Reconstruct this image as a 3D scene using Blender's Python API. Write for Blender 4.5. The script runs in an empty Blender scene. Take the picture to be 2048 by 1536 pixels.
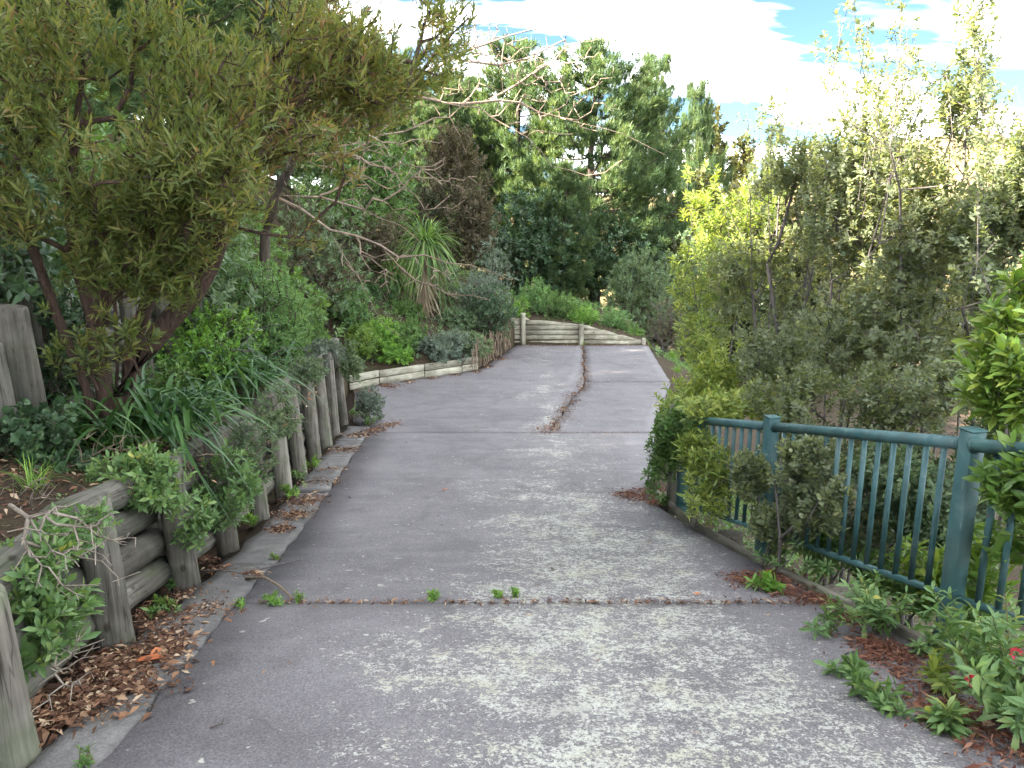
import bpy, math, random
import numpy as np

# ------------------------------------------------------------------ camera, sky, sun, exposure
scene = bpy.context.scene
col = scene.collection
rng = np.random.default_rng(11)
random.seed(11)

CAM_Z = 1.5
PITCH = math.radians(12.2)
F = 1539.0                                   # focal length in photo pixels (2048 wide)
cam_data = bpy.data.cameras.new('camera')
cam_data.sensor_width = 36.0
cam_data.lens = 36.0 * F / 2048.0
cam_data.clip_start = 0.05
cam_data.clip_end = 3000.0
cam = bpy.data.objects.new('camera', cam_data)
cam.location = (0, 0, CAM_Z)
cam.rotation_euler = (math.pi / 2 - PITCH, 0, 0)
col.objects.link(cam)
scene.camera = cam

SUN_EL = math.radians(33)
SUN_AZ = (-0.985, -0.17)                       # horizontal direction towards the sun
sd = np.array([SUN_AZ[0] * math.cos(SUN_EL), SUN_AZ[1] * math.cos(SUN_EL), math.sin(SUN_EL)])
sd /= np.linalg.norm(sd)
world = bpy.data.worlds.new('World')
scene.world = world
world.use_nodes = True
nt = world.node_tree
nt.nodes.clear()
N = nt.nodes.new
wout = N('ShaderNodeOutputWorld'); bg = N('ShaderNodeBackground'); sky = N('ShaderNodeTexSky')
sky.sky_type = 'NISHITA'; sky.sun_disc = False
sky.sun_elevation = SUN_EL
sky.sun_rotation = math.atan2(sd[0], sd[1])
sky.altitude = 2000; sky.air_density = 1.0; sky.dust_density = 0.6; sky.ozone_density = 2.0
bg.inputs['Strength'].default_value = 0.05
tc = N('ShaderNodeTexCoord'); sep = N('ShaderNodeSeparateXYZ')
addz = N('ShaderNodeMath'); addz.operation = 'ADD'; addz.inputs[1].default_value = 0.22
mx = N('ShaderNodeMath'); mx.operation = 'MAXIMUM'; mx.inputs[1].default_value = 0.05
dx = N('ShaderNodeMath'); dx.operation = 'DIVIDE'
dy = N('ShaderNodeMath'); dy.operation = 'DIVIDE'
comb = N('ShaderNodeCombineXYZ')
nz = N('ShaderNodeTexNoise'); nz.inputs['Scale'].default_value = 1.35; nz.inputs['Detail'].default_value = 5
nz.inputs['Roughness'].default_value = 0.55; nz.inputs['Distortion'].default_value = 0.25
mp = N('ShaderNodeMapping'); mp.inputs['Scale'].default_value = (0.8, 1.9, 1); mp.inputs['Location'].default_value = (1.3, 4.2, 0)
ramp = N('ShaderNodeValToRGB')
ramp.color_ramp.elements[0].position = 0.455; ramp.color_ramp.elements[0].color = (0, 0, 0, 1)
ramp.color_ramp.elements[1].position = 0.67; ramp.color_ramp.elements[1].color = (1, 1, 1, 1)
mixc = N('ShaderNodeMix'); mixc.data_type = 'RGBA'
L_ = nt.links.new
L_(tc.outputs['Generated'], sep.inputs[0])
L_(sep.outputs['Z'], addz.inputs[0]); L_(addz.outputs[0], mx.inputs[0])
L_(sep.outputs['X'], dx.inputs[0]); L_(mx.outputs[0], dx.inputs[1])
L_(sep.outputs['Y'], dy.inputs[0]); L_(mx.outputs[0], dy.inputs[1])
L_(dx.outputs[0], comb.inputs[0]); L_(dy.outputs[0], comb.inputs[1])
L_(comb.outputs[0], mp.inputs['Vector']); L_(mp.outputs[0], nz.inputs['Vector'])
L_(nz.outputs['Fac'], ramp.inputs['Fac'])
L_(ramp.outputs['Color'], mixc.inputs['Factor'])
dim = N('ShaderNodeMix'); dim.data_type = 'RGBA'; dim.blend_type = 'MULTIPLY'; dim.inputs['Factor'].default_value = 1.0; dim.inputs[7].default_value = (.23, .27, .27, 1)
L_(sky.outputs['Color'], dim.inputs[6]); L_(dim.outputs[2], mixc.inputs[6])
nz2 = N('ShaderNodeTexNoise'); nz2.inputs['Scale'].default_value = 1.1; nz2.inputs['Detail'].default_value = 4
mp2 = N('ShaderNodeMapping'); mp2.inputs['Scale'].default_value = (.7, 1.6, 1); mp2.inputs['Location'].default_value = (5.3, 2.1, 3)
L_(comb.outputs[0], mp2.inputs['Vector']); L_(mp2.outputs[0], nz2.inputs['Vector'])
ramp2 = N('ShaderNodeValToRGB')
ramp2.color_ramp.elements[0].position = 0.40; ramp2.color_ramp.elements[0].color = (0, 0, 0, 1)
ramp2.color_ramp.elements[1].position = 0.62; ramp2.color_ramp.elements[1].color = (1, 1, 1, 1)
L_(nz2.outputs['Fac'], ramp2.inputs['Fac'])
ctone = N('ShaderNodeMix'); ctone.data_type = 'RGBA'; L_(ramp2.outputs['Color'], ctone.inputs['Factor'])
ctone.inputs[6].default_value = (1.45, 1.6, 1.75, 1); ctone.inputs[7].default_value = (25, 25, 25, 1)
L_(ctone.outputs[2], mixc.inputs[7])
L_(mixc.outputs[2], bg.inputs['Color'])
L_(bg.outputs[0], wout.inputs['Surface'])

sun_d = bpy.data.lights.new('sun', 'SUN')
sun_d.energy = 2.5; sun_d.angle = math.radians(0.53); sun_d.color = (1.0, 0.90, 0.74)
sun = bpy.data.objects.new('sun', sun_d)
from mathutils import Vector
sun.rotation_euler = Vector((-sd[0], -sd[1], -sd[2])).to_track_quat('-Z', 'Y').to_euler()
sun.location = (-30, 10, 30)
col.objects.link(sun)

scene.view_settings.view_transform = 'Standard'
scene.view_settings.look = 'None'
scene.view_settings.gamma = 1.0
scene.view_settings.use_curve_mapping = False
scene.view_settings.exposure = 4.5
scene.cycles.max_bounces = 5
scene.cycles.diffuse_bounces = 3
scene.cycles.glossy_bounces = 2
scene.cycles.transmission_bounces = 3
scene.cycles.transparent_max_bounces = 4
scene.cycles.sample_clamp_indirect = 6.0

# ------------------------------------------------------------------ maths helpers
CP, SP = math.cos(PITCH), math.sin(PITCH)
def P(u, v, y):
    """the point seen at photo pixel (u, v) at distance y ahead"""
    dn = (v - 768.0) / F
    yd = CP - SP * dn
    zd = -SP - CP * dn
    t = y / yd
    return np.array([(u - 1024.0) / F * t, y, CAM_Z + zd * t])
def S(px, y):
    return px * y / F
def norm(a):
    return a / np.maximum(np.linalg.norm(a, axis=-1, keepdims=True), 1e-9)
_py = np.array([-12, -6, 0, 3, 6, 7.1, 8.2, 10.3, 12.4, 14, 17, 20, 23, 26])
_pz = np.array([2.4, 1.19, 0, -.594, -1.19, -1.36, -1.5, -1.77, -2.03, -2.17, -2.25, -2.25, -2.23, -2.3])
_fy = np.linspace(-12, 26, 400)
_fz = np.interp(_fy, _py, _pz)
_k = np.ones(25) / 25
_fz[12:-12] = np.convolve(_fz, _k, 'valid')
def D(y):                                      # driveway height
    return np.interp(y, _fy, _fz)
def G(u, v):
    """driveway point seen at photo pixel (u, v)"""
    dn = (v - 768.0) / F
    yd = CP - SP * dn; zd = -SP - CP * dn
    ys = np.linspace(0.8, 26, 6000)
    z = CAM_Z + zd / yd * ys - D(ys)
    i = int(np.argmax(z < 0)) if (z < 0).any() else len(ys) - 1
    y = ys[i]
    return np.array([(u - 1024.0) / F * y / yd, y, D(y)])
def LW(y):                                     # left boundary (retaining wall, then edging)
    return np.interp(y, [-12, 2.6, 3.8, 13.5, 14.0, 17.0, 19.1, 22.9, 30], [-1.2, -1.93, -2.16, -3.06, -3.5, -3.62, -.86, .12, .3])
def RW(y):                                     # right boundary (kerb)
    return np.interp(y, [-12, 0, 2.5, 3.9, 7.33, 8.4, 10, 13.6, 17.5, 22.5, 26, 40], [4.2, 2.95, 2.48, 2.2, 1.58, 1.62, 2.0, 2.65, 3.75, 4.1, 4.2, 4.2])
def LE(y):                                     # left edge of the concrete slabs
    return np.interp(y, [-12, 2.5, 4.5, 6.2, 9.5, 13, 13.6, 17.0, 19.1, 22.9], [-.6, -1.535, -1.73, -1.87, -2.16, -2.45, -2.9, -3.55, -.8, .17])
def WT(y):                                     # top of the left retaining wall
    return np.interp(y, [-12, 0, 3.8, 6, 7.1, 9.2, 11.4, 13.5, 17, 19, 23], [1.1, .32, .02, -.3, -.43, -.52, -.68, -.72, -1.85, -1.95, -1.5])
def hnoise(x, y):
    return (np.sin(x * .83 + 1.3 * np.sin(y * .41)) * np.cos(y * .67 + .7) * .5 + np.sin(x * 2.1 + y * 1.7) * .22 + np.sin(x * 4.7 - y * 3.9 + 1.0) * .08)
def T(x, y):
    """ground height"""
    x = np.asarray(x, float); y = np.asarray(y, float)
    base = np.where(y < 23, D(y), D(23.) - .06 * np.clip(y - 24, 0, 70))
    dl = LW(np.minimum(y, 23)) - x - np.where(y < 15, .29, .05)
    dr = x - RW(np.minimum(y, 23))
    z = base - .14
    up = 1.55
    near = np.clip((y - 13.5) / 3.5, 0, 1)              # beyond the wall the bank is one slope
    s1 = .12 * (1 - near) + .5 * near
    bank = WT(y) - .06 + s1 * np.clip(dl, 0, up) + (1 - near) * .75 * np.clip((dl - up) / .12, 0, 1) + .5 * np.clip(dl - up - .12, 0, 11) + .2 * np.clip(dl - 13, 0, 40)
    bank = bank + .10 * hnoise(x, y) * np.clip(dl, 0, 1)
    fade = np.clip((y - 30) / 40, 0, 1)
    bank = bank * (1 - fade) + (base - .14) * fade
    z = np.where(dl > -1e-6, bank, z)
    right = base - .25 - .55 * np.clip(dr, 0, 7) - .06 * np.clip(dr - 7, 0, 60) + .12 * hnoise(x, y) * np.clip(dr, 0, 1)
    z = np.where(dr > 0.0, right, z)
    ew = np.interp(x, [-3, .1, 1.9, 3.9, 4.6], [1.6, .72, .5, .1, -.1]) + .12 * np.clip(y - 23.2, 0, 6)
    inend = (y > 23.0) & (dl <= 0) & (dr <= 0)
    z = np.where(inend, base + ew * np.clip((40 - y) / 15, 0, 1), z)
    return z

# ------------------------------------------------------------------ mesh helpers
def np_mesh(name, V, tris=None, quads=None, rnd=None, smooth=False):
    me = bpy.data.meshes.new(name)
    V = np.ascontiguousarray(V, dtype=np.float32)
    nt_ = 0 if tris is None else len(tris); nq = 0 if quads is None else len(quads)
    loops = []
    if nt_: loops.append(np.asarray(tris, np.int32).ravel())
    if nq: loops.append(np.asarray(quads, np.int32).ravel())
    loops = np.concatenate(loops)
    me.vertices.add(len(V)); me.vertices.foreach_set('co', V.ravel())
    me.loops.add(len(loops)); me.loops.foreach_set('vertex_index', loops)
    me.polygons.add(nt_ + nq)
    st = np.concatenate([np.arange(nt_) * 3, nt_ * 3 + np.arange(nq) * 4]).astype(np.int32)
    me.polygons.foreach_set('loop_start', st)
    if smooth: me.polygons.foreach_set('use_smooth', np.ones(nt_ + nq, bool))
    me.update(calc_edges=True)
    if rnd is not None:
        a = me.attributes.new('rnd', 'FLOAT', 'FACE')
        a.data.foreach_set('value', np.ascontiguousarray(rnd, np.float32))
    return me
def obj(name, me, mat=None, parent=None):
    o = bpy.data.objects.new(name, me); col.objects.link(o)
    if mat is not None and me is not None and len(me.materials) == 0: me.materials.append(mat)
    if parent is not None: o.parent = parent
    return o
def tag(o, label=None, cat=None, group=None, kind=None):
    if label: o['label'] = label
    if cat: o['category'] = cat
    if group: o['group'] = group
    if kind: o['kind'] = kind
    return o
def thing(name, label, cat, loc=(0, 0, 0), group=None):
    o = obj(name, None); o.location = tuple(float(c) for c in loc)
    return tag(o, label, cat, group)
def join(parts):
    """[(V, tris, quads)] -> one"""
    Vs, Ts, Qs, n = [], [], [], 0
    for V, t, q in parts:
        Vs.append(V)
        if t is not None and len(t): Ts.append(np.asarray(t) + n)
        if q is not None and len(q): Qs.append(np.asarray(q) + n)
        n += len(V)
    return np.concatenate(Vs), (np.concatenate(Ts) if Ts else None), (np.concatenate(Qs) if Qs else None)
def frames(Dv):
    Dv = norm(Dv)
    ref = np.where(np.abs(Dv[:, 2:3]) < .92, np.array([[0, 0, 1.]]), np.array([[1., 0, 0]]))
    U = norm(np.cross(ref, Dv)); W = np.cross(Dv, U)
    return Dv, U, W
def tube(pts, rad, sides=8, caps=True):
    pts = np.asarray(pts, float); rad = np.broadcast_to(np.asarray(rad, float), (len(pts),))
    tg = np.gradient(pts, axis=0)
    tg, U, W = frames(tg)
    ang = np.arange(sides) / sides * 2 * np.pi
    ring = U[:, None] * np.cos(ang)[None, :, None] + W[:, None] * np.sin(ang)[None, :, None]
    V = (pts[:, None] + ring * rad[:, None, None]).reshape(-1, 3)
    q = []
    for i in range(len(pts) - 1):
        a = i * sides + np.arange(sides); b = i * sides + (np.arange(sides) + 1) % sides
        q.append(np.stack([a, b, b + sides, a + sides], 1))
    t = None
    if caps:
        n = len(V); V = np.concatenate([V, pts[:1], pts[-1:]])
        a = np.arange(sides); b = (a + 1) % sides
        o = (len(pts) - 1) * sides
        t = np.concatenate([np.stack([np.full(sides, n), b, a], 1), np.stack([np.full(sides, n + 1), a + o, b + o], 1)])
    return V, t, np.concatenate(q)
def box(c, sx, sy, sz, bevel=0.0):
    c = np.asarray(c, float)
    b = min(bevel, sx * .45, sy * .45, sz * .45)
    hx, hy, hz = sx / 2, sy / 2, sz / 2
    if b <= 0:
        V = np.array([[x, y, z] for z in (-hz, hz) for x, y in ((-hx, -hy), (hx, -hy), (hx, hy), (-hx, hy))]) + c
        q = np.array([[0, 3, 2, 1], [4, 5, 6, 7], [0, 1, 5, 4], [1, 2, 6, 5], [2, 3, 7, 6], [3, 0, 4, 7]])
        return V, None, q
    o = [(-hx + b, -hy), (hx - b, -hy), (hx, -hy + b), (hx, hy - b), (hx - b, hy), (-hx + b, hy), (-hx, hy - b), (-hx, -hy + b)]
    i = [(-hx + b, -hy + b), (hx - b, -hy + b), (hx - b, -hy + b), (hx - b, hy - b), (hx - b, hy - b), (-hx + b, hy - b), (-hx + b, hy - b), (-hx + b, -hy + b)]
    V = []
    for z, ring in ((-hz, i), (-hz + b, o), (hz - b, o), (hz, i)):
        V += [[x, y, z] for x, y in ring]
    q = []
    for k in range(3):
        for j in range(8):
            q.append([k * 8 + j, k * 8 + (j + 1) % 8, (k + 1) * 8 + (j + 1) % 8, (k + 1) * 8 + j])
    q += [[7, 5, 3, 1], [24, 26, 28, 30]]
    q[-1] = [25, 27, 29, 31]
    return np.array(V) + c, None, np.array(q)
def beam(a, b, w, h, bevel=.006, up=(0, 0, 1)):
    """box-section bar from a to b"""
    a = np.asarray(a, float); b = np.asarray(b, float)
    d = b - a; L = np.linalg.norm(d); d /= L
    s = np.cross(d, np.asarray(up, float)); s /= np.linalg.norm(s); n = np.cross(s, d)
    V, t, q = box((0, 0, 0), w, L, h, bevel)
    V = V[:, :1] * s + V[:, 1:2] * d + V[:, 2:3] * n + (a + b) / 2
    return V, t, q

# ------------------------------------------------------------------ materials
def mat_new(name):
    m = bpy.data.materials.new(name); m.use_nodes = True
    nt = m.node_tree; nt.nodes.clear()
    return m, nt
def ramp_node(nt, stops, interp='LINEAR'):
    r = nt.nodes.new('ShaderNodeValToRGB'); cr = r.color_ramp; cr.interpolation = interp
    while len(cr.elements) < len(stops): cr.elements.new(.5)
    for e, (p, c) in zip(cr.elements, stops):
        e.position = p; e.color = (c[0], c[1], c[2], 1)
    return r
def noise_node(nt, vec, scale, detail=4, rough=.55, dist=0.0):
    n = nt.nodes.new('ShaderNodeTexNoise'); n.inputs['Scale'].default_value = scale
    n.inputs['Detail'].default_value = detail; n.inputs['Roughness'].default_value = rough; n.inputs['Distortion'].default_value = dist
    if vec is not None: nt.links.new(vec, n.inputs['Vector'])
    return n
def math_node(nt, op, a, b=None, clamp=False):
    n = nt.nodes.new('ShaderNodeMath'); n.operation = op; n.use_clamp = clamp
    for i, v in enumerate((a, b)):
        if v is None: continue
        if isinstance(v, (int, float)): n.inputs[i].default_value = v
        else: nt.links.new(v, n.inputs[i])
    return n.outputs[0]
def mix_col(nt, fac, a, b, blend='MIX'):
    n = nt.nodes.new('ShaderNodeMix'); n.data_type = 'RGBA'; n.blend_type = blend
    for s, v in ((n.inputs['Factor'], fac), (n.inputs[6], a), (n.inputs[7], b)):
        if isinstance(v, (int, float)): s.default_value = v
        elif isinstance(v, tuple): s.default_value = (*v, 1)
        else: nt.links.new(v, s)
    return n.outputs[2]
def finish(nt, colr, rough=.8, bump=None, bump_s=.4, bump_d=.01, metal=0.0, spec=.4):
    b = nt.nodes.new('ShaderNodeBsdfPrincipled'); o = nt.nodes.new('ShaderNodeOutputMaterial')
    if isinstance(colr, tuple): b.inputs['Base Color'].default_value = (*colr, 1)
    else: nt.links.new(colr, b.inputs['Base Color'])
    if isinstance(rough, (int, float)): b.inputs['Roughness'].default_value = rough
    else: nt.links.new(rough, b.inputs['Roughness'])
    b.inputs['Metallic'].default_value = metal; b.inputs['Specular IOR Level'].default_value = spec
    if bump is not None:
        bn = nt.nodes.new('ShaderNodeBump'); bn.inputs['Strength'].default_value = bump_s; bn.inputs['Distance'].default_value = bump_d
        nt.links.new(bump, bn.inputs['Height']); nt.links.new(bn.outputs[0], b.inputs['Normal'])
    nt.links.new(b.outputs[0], o.inputs['Surface'])
    return b
def leaf_mat(name, stops, trans=.35, rough=.5, spec=.35, tint=(1.25, 1.2, .55)):
    m, nt = mat_new(name)
    at = nt.nodes.new('ShaderNodeAttribute'); at.attribute_name = 'rnd'
    r = ramp_node(nt, stops); nt.links.new(at.outputs['Fac'], r.inputs['Fac'])
    b = nt.nodes.new('ShaderNodeBsdfPrincipled'); b.inputs['Roughness'].default_value = rough; b.inputs['Specular IOR Level'].default_value = spec
    nt.links.new(r.outputs[0], b.inputs['Base Color'])
    tr = nt.nodes.new('ShaderNodeBsdfTranslucent')
    tcx = mix_col(nt, 1.0, r.outputs[0], tint, 'MULTIPLY'); nt.links.new(tcx, tr.inputs['Color'])
    ms = nt.nodes.new('ShaderNodeMixShader'); ms.inputs[0].default_value = trans
    nt.links.new(b.outputs[0], ms.inputs[1]); nt.links.new(tr.outputs[0], ms.inputs[2])
    o = nt.nodes.new('ShaderNodeOutputMaterial'); nt.links.new(ms.outputs[0], o.inputs['Surface'])
    return m
def coords(nt, which='Object'):
    return nt.nodes.new('ShaderNodeTexCoord').outputs[which]
def geo_pos(nt):
    return nt.nodes.new('ShaderNodeNewGeometry').outputs['Position']
def mapped(nt, vec, scale):
    m = nt.nodes.new('ShaderNodeMapping'); m.inputs['Scale'].default_value = scale; nt.links.new(vec, m.inputs['Vector']); return m.outputs[0]
def bark_mat(name, a, b, scale=(18, 18, 3)):
    m, nt = mat_new(name); p = geo_pos(nt)
    n = noise_node(nt, mapped(nt, p, scale), 1.0, 5, .65, .4)
    r = ramp_node(nt, [(.3, a), (.7, b)]); nt.links.new(n.outputs[0], r.inputs[0])
    finish(nt, r.outputs[0], .9, n.outputs[0], .8, .03, spec=.2)
    return m
def wood_mat(name, a, b, moss=(.06, .085, .035), grain=(34, 34, 1.6), mossy=.5):
    """weathered wood: grain runs along the local Z of the piece"""
    m, nt = mat_new(name); p = coords(nt)
    oi = nt.nodes.new('ShaderNodeObjectInfo')
    off = nt.nodes.new('ShaderNodeVectorMath'); off.operation = 'ADD'; nt.links.new(p, off.inputs[0])
    sc = nt.nodes.new('ShaderNodeVectorMath'); sc.operation = 'SCALE'; sc.inputs[0].default_value = (7.1, 3.3, 9.7); nt.links.new(oi.outputs['Random'], sc.inputs[3]); nt.links.new(sc.outputs[0], off.inputs[1])
    n = noise_node(nt, mapped(nt, off.outputs[0], grain), 1.0, 4, .6, .15)
    n2 = noise_node(nt, off.outputs[0], 5.0, 3)
    r = ramp_node(nt, [(.28, a), (.72, b)]); nt.links.new(n.outputs[0], r.inputs[0])
    dark = ramp_node(nt, [(.30, (.4, .38, .34)), (.40, (1, 1, 1))]); nt.links.new(n.outputs[0], dark.inputs[0])
    c = mix_col(nt, .8, r.outputs[0], dark.outputs[0], 'MULTIPLY')
    ck = noise_node(nt, mapped(nt, off.outputs[0], (grain[0] * .55, grain[1] * .55, grain[2] * .45)), 1.0, 2, .5, .1)
    ckr = ramp_node(nt, [(.485, (1, 1, 1)), (.5, (.22, .2, .18)), (.515, (1, 1, 1))]); nt.links.new(ck.outputs[0], ckr.inputs[0])
    c = mix_col(nt, .75, c, ckr.outputs[0], 'MULTIPLY')
    st = noise_node(nt, off.outputs[0], 2.3, 4, .6); strr = ramp_node(nt, [(.4, (.6, .58, .55)), (.6, (1.1, 1.1, 1.08))]); nt.links.new(st.outputs[0], strr.inputs[0])
    c = mix_col(nt, .8, c, strr.outputs[0], 'MULTIPLY')
    mr = ramp_node(nt, [(.48, (0, 0, 0)), (.68, (1, 1, 1))]); nt.links.new(n2.outputs[0], mr.inputs[0])
    c = mix_col(nt, math_node(nt, 'MULTIPLY', mr.outputs[0], mossy), c, moss)
    kn = nt.nodes.new('ShaderNodeTexVoronoi'); kn.inputs['Scale'].default_value = 1.0; nt.links.new(mapped(nt, off.outputs[0], (6, 6, 3.2)), kn.inputs['Vector'])
    knr = ramp_node(nt, [(.07, (.3, .24, .19)), (.13, (1, 1, 1))]); nt.links.new(kn.outputs['Distance'], knr.inputs[0])
    c = mix_col(nt, .8, c, knr.outputs[0], 'MULTIPLY')
    tint = nt.nodes.new('ShaderNodeHueSaturation'); nt.links.new(c, tint.inputs['Color'])
    v = math_node(nt, 'ADD', math_node(nt, 'MULTIPLY', oi.outputs['Random'], .45), .78); nt.links.new(v, tint.inputs['Value'])
    finish(nt, tint.outputs[0], .88, n.outputs[0], .7, .012, spec=.25)
    return m

def drive_mat():
    m, nt = mat_new('weathered_concrete'); p = geo_pos(nt)
    sx = nt.nodes.new('ShaderNodeSeparateXYZ'); nt.links.new(p, sx.inputs[0])
    big = noise_node(nt, p, .55, 3, .6, .3); mid = noise_node(nt, p, 3.2, 4, .65); fine = noise_node(nt, p, 95, 2, .7); grit = noise_node(nt, p, 260, 1, .6)
    base = ramp_node(nt, [(.30, (.086, .080, .083)), (.5, (.132, .123, .128)), (.7, (.178, .167, .172))]); nt.links.new(math_node(nt, 'ADD', math_node(nt, 'MULTIPLY', big.outputs[0], .6), math_node(nt, 'MULTIPLY', mid.outputs[0], .4)), base.inputs[0])
    gr = ramp_node(nt, [(.33, (.55, .55, .55)), (.5, (.95, .95, .95)), (.68, (1.45, 1.43, 1.4))]); nt.links.new(fine.outputs[0], gr.inputs[0])
    c = mix_col(nt, .75, base.outputs[0], gr.outputs[0], 'MULTIPLY')
    # dark damp stains
    st = noise_node(nt, mapped(nt, p, (1.6, .8, 1)), 1.1, 5, .6, .8); sr = ramp_node(nt, [(.56, (0, 0, 0)), (.72, (1, 1, 1))]); nt.links.new(st.outputs[0], sr.inputs[0])
    c = mix_col(nt, math_node(nt, 'MULTIPLY', sr.outputs[0], .45), c, (.065, .06, .058))
    wn = noise_node(nt, mapped(nt, p, (.9, 2.6, 1)), 1.3, 4, .6, .5); wr = ramp_node(nt, [(.55, (0, 0, 0)), (.75, (1, 1, 1))]); nt.links.new(wn.outputs[0], wr.inputs[0])
    c = mix_col(nt, math_node(nt, 'MULTIPLY', wr.outputs[0], .35), c, (.22, .21, .21))
    # lichen: crusty flecks in the middle of the lane
    xc = math_node(nt, 'SUBTRACT', sx.outputs[0], math_node(nt, 'ADD', math_node(nt, 'MULTIPLY', sx.outputs[1], .02), .42))
    lane = math_node(nt, 'SUBTRACT', 1.0, math_node(nt, 'DIVIDE', math_node(nt, 'ABSOLUTE', xc), 1.35))
    ln = noise_node(nt, p, 1.05, 4, .6, .3); far = nt.nodes.new('ShaderNodeMapRange'); far.inputs[1].default_value = 5; far.inputs[2].default_value = 14; far.inputs[3].default_value = 0; far.inputs[4].default_value = -.22; nt.links.new(sx.outputs[1], far.inputs[0])
    zone = math_node(nt, 'ADD', math_node(nt, 'ADD', math_node(nt, 'MULTIPLY', lane, .34), math_node(nt, 'MULTIPLY', math_node(nt, 'SUBTRACT', ln.outputs[0], .5), 1.0)), far.outputs[0])
    zone = math_node(nt, 'MAXIMUM', math_node(nt, 'MINIMUM', zone, .26), -.25)
    lf = noise_node(nt, p, 75, 3, .75, .6); lf2 = noise_node(nt, p, 5.5, 4, .7); lf3 = noise_node(nt, p, 26, 3, .65, .4)
    lsum = math_node(nt, 'ADD', math_node(nt, 'ADD', math_node(nt, 'MULTIPLY', lf.outputs[0], .56), math_node(nt, 'MULTIPLY', lf3.outputs[0], .42)), math_node(nt, 'ADD', math_node(nt, 'MULTIPLY', lf2.outputs[0], .30), math_node(nt, 'MULTIPLY', zone, .40)))
    lr = ramp_node(nt, [(.728, (0, 0, 0)), (.775, (1, 1, 1))]); nt.links.new(lsum, lr.inputs[0])
    lcol = ramp_node(nt, [(.35, (.31, .305, .265)), (.5, (.41, .41, .36)), (.65, (.36, .355, .27))]); nt.links.new(mid.outputs[0], lcol.inputs[0])
    c = mix_col(nt, math_node(nt, 'MULTIPLY', lr.outputs[0], .85), c, lcol.outputs[0])
    # scattered single pale flecks
    fl = noise_node(nt, p, 14, 2, .5, .2); fr = ramp_node(nt, [(.715, (0, 0, 0)), (.74, (1, 1, 1))]); nt.links.new(fl.outputs[0], fr.inputs[0])
    c = mix_col(nt, math_node(nt, 'MULTIPLY', fr.outputs[0], .7), c, (.42, .41, .35))
    ag = nt.nodes.new('ShaderNodeTexVoronoi'); ag.inputs['Scale'].default_value = 120; nt.links.new(p, ag.inputs['Vector'])
    agr = ramp_node(nt, [(0, (.62, .62, .62)), (.5, (1, 1, 1)), (1, (1.5, 1.48, 1.45))]); nt.links.new(ag.outputs['Color'], agr.inputs[0])
    c = mix_col(nt, .55, c, agr.outputs[0], 'MULTIPLY')
    sp = noise_node(nt, mapped(nt, p, (1, .8, 1)), 5.0, 4, .7, 1.2); spr = ramp_node(nt, [(.66, (0, 0, 0)), (.70, (1, 1, 1))]); nt.links.new(sp.outputs[0], spr.inputs[0])
    c = mix_col(nt, math_node(nt, 'MULTIPLY', spr.outputs[0], .35), c, (.05, .045, .042))
    h = math_node(nt, 'ADD', math_node(nt, 'MULTIPLY', fine.outputs[0], .6), math_node(nt, 'ADD', math_node(nt, 'MULTIPLY', grit.outputs[0], .35), math_node(nt, 'MULTIPLY', lr.outputs[0], .5)))
    finish(nt, c, .82, h, .55, .006, spec=.4)
    return m
def strip_mat():
    m, nt = mat_new('old_concrete'); p = geo_pos(nt)
    a = noise_node(nt, p, 2.2, 5, .65, .4); f = noise_node(nt, p, 70, 4, .7)
    r = ramp_node(nt, [(.3, (.075, .072, .07)), (.55, (.13, .124, .12)), (.75, (.19, .182, .174))]); nt.links.new(a.outputs[0], r.inputs[0])
    g = ramp_node(nt, [(.35, (.6, .6, .6)), (.65, (1.3, 1.3, 1.3))]); nt.links.new(f.outputs[0], g.inputs[0])
    c = mix_col(nt, .7, r.outputs[0], g.outputs[0], 'MULTIPLY')
    s = noise_node(nt, p, 5, 4); sr = ramp_node(nt, [(.52, (0, 0, 0)), (.7, (1, 1, 1))]); nt.links.new(s.outputs[0], sr.inputs[0])
    c = mix_col(nt, math_node(nt, 'MULTIPLY', sr.outputs[0], .35), c, (.045, .05, .03))
    finish(nt, c, .9, f.outputs[0], .6, .008, spec=.25)
    return m
def soil_mat():
    m, nt = mat_new('soil_and_litter'); p = geo_pos(nt)
    a = noise_node(nt, p, 1.4, 5, .65); f = noise_node(nt, p, 38, 5, .75); d = noise_node(nt, p, .045, 5, .6, .3)
    r = ramp_node(nt, [(.3, (.022, .016, .011)), (.5, (.055, .038, .025)), (.72, (.115, .082, .055))]); nt.links.new(f.outputs[0], r.inputs[0])
    g = ramp_node(nt, [(.5, (0, 0, 0)), (.66, (1, 1, 1))]); nt.links.new(a.outputs[0], g.inputs[0])
    c = mix_col(nt, math_node(nt, 'MULTIPLY', g.outputs[0], .55), r.outputs[0], (.05, .065, .022))
    # beyond the garden the ground is dry grass
    sx = nt.nodes.new('ShaderNodeSeparateXYZ'); nt.links.new(p, sx.inputs[0])
    mr = nt.nodes.new('ShaderNodeMapRange'); mr.inputs[1].default_value = 80; mr.inputs[2].default_value = 160; nt.links.new(sx.outputs[1], mr.inputs[0])
    dg = ramp_node(nt, [(.35, (.10, .10, .035)), (.6, (.24, .19, .08))]); nt.links.new(d.outputs[0], dg.inputs[0])
    c = mix_col(nt, mr.outputs[0], c, dg.outputs[0])
    finish(nt, c, .95, f.outputs[0], .9, .04, spec=.15)
    return m
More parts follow.
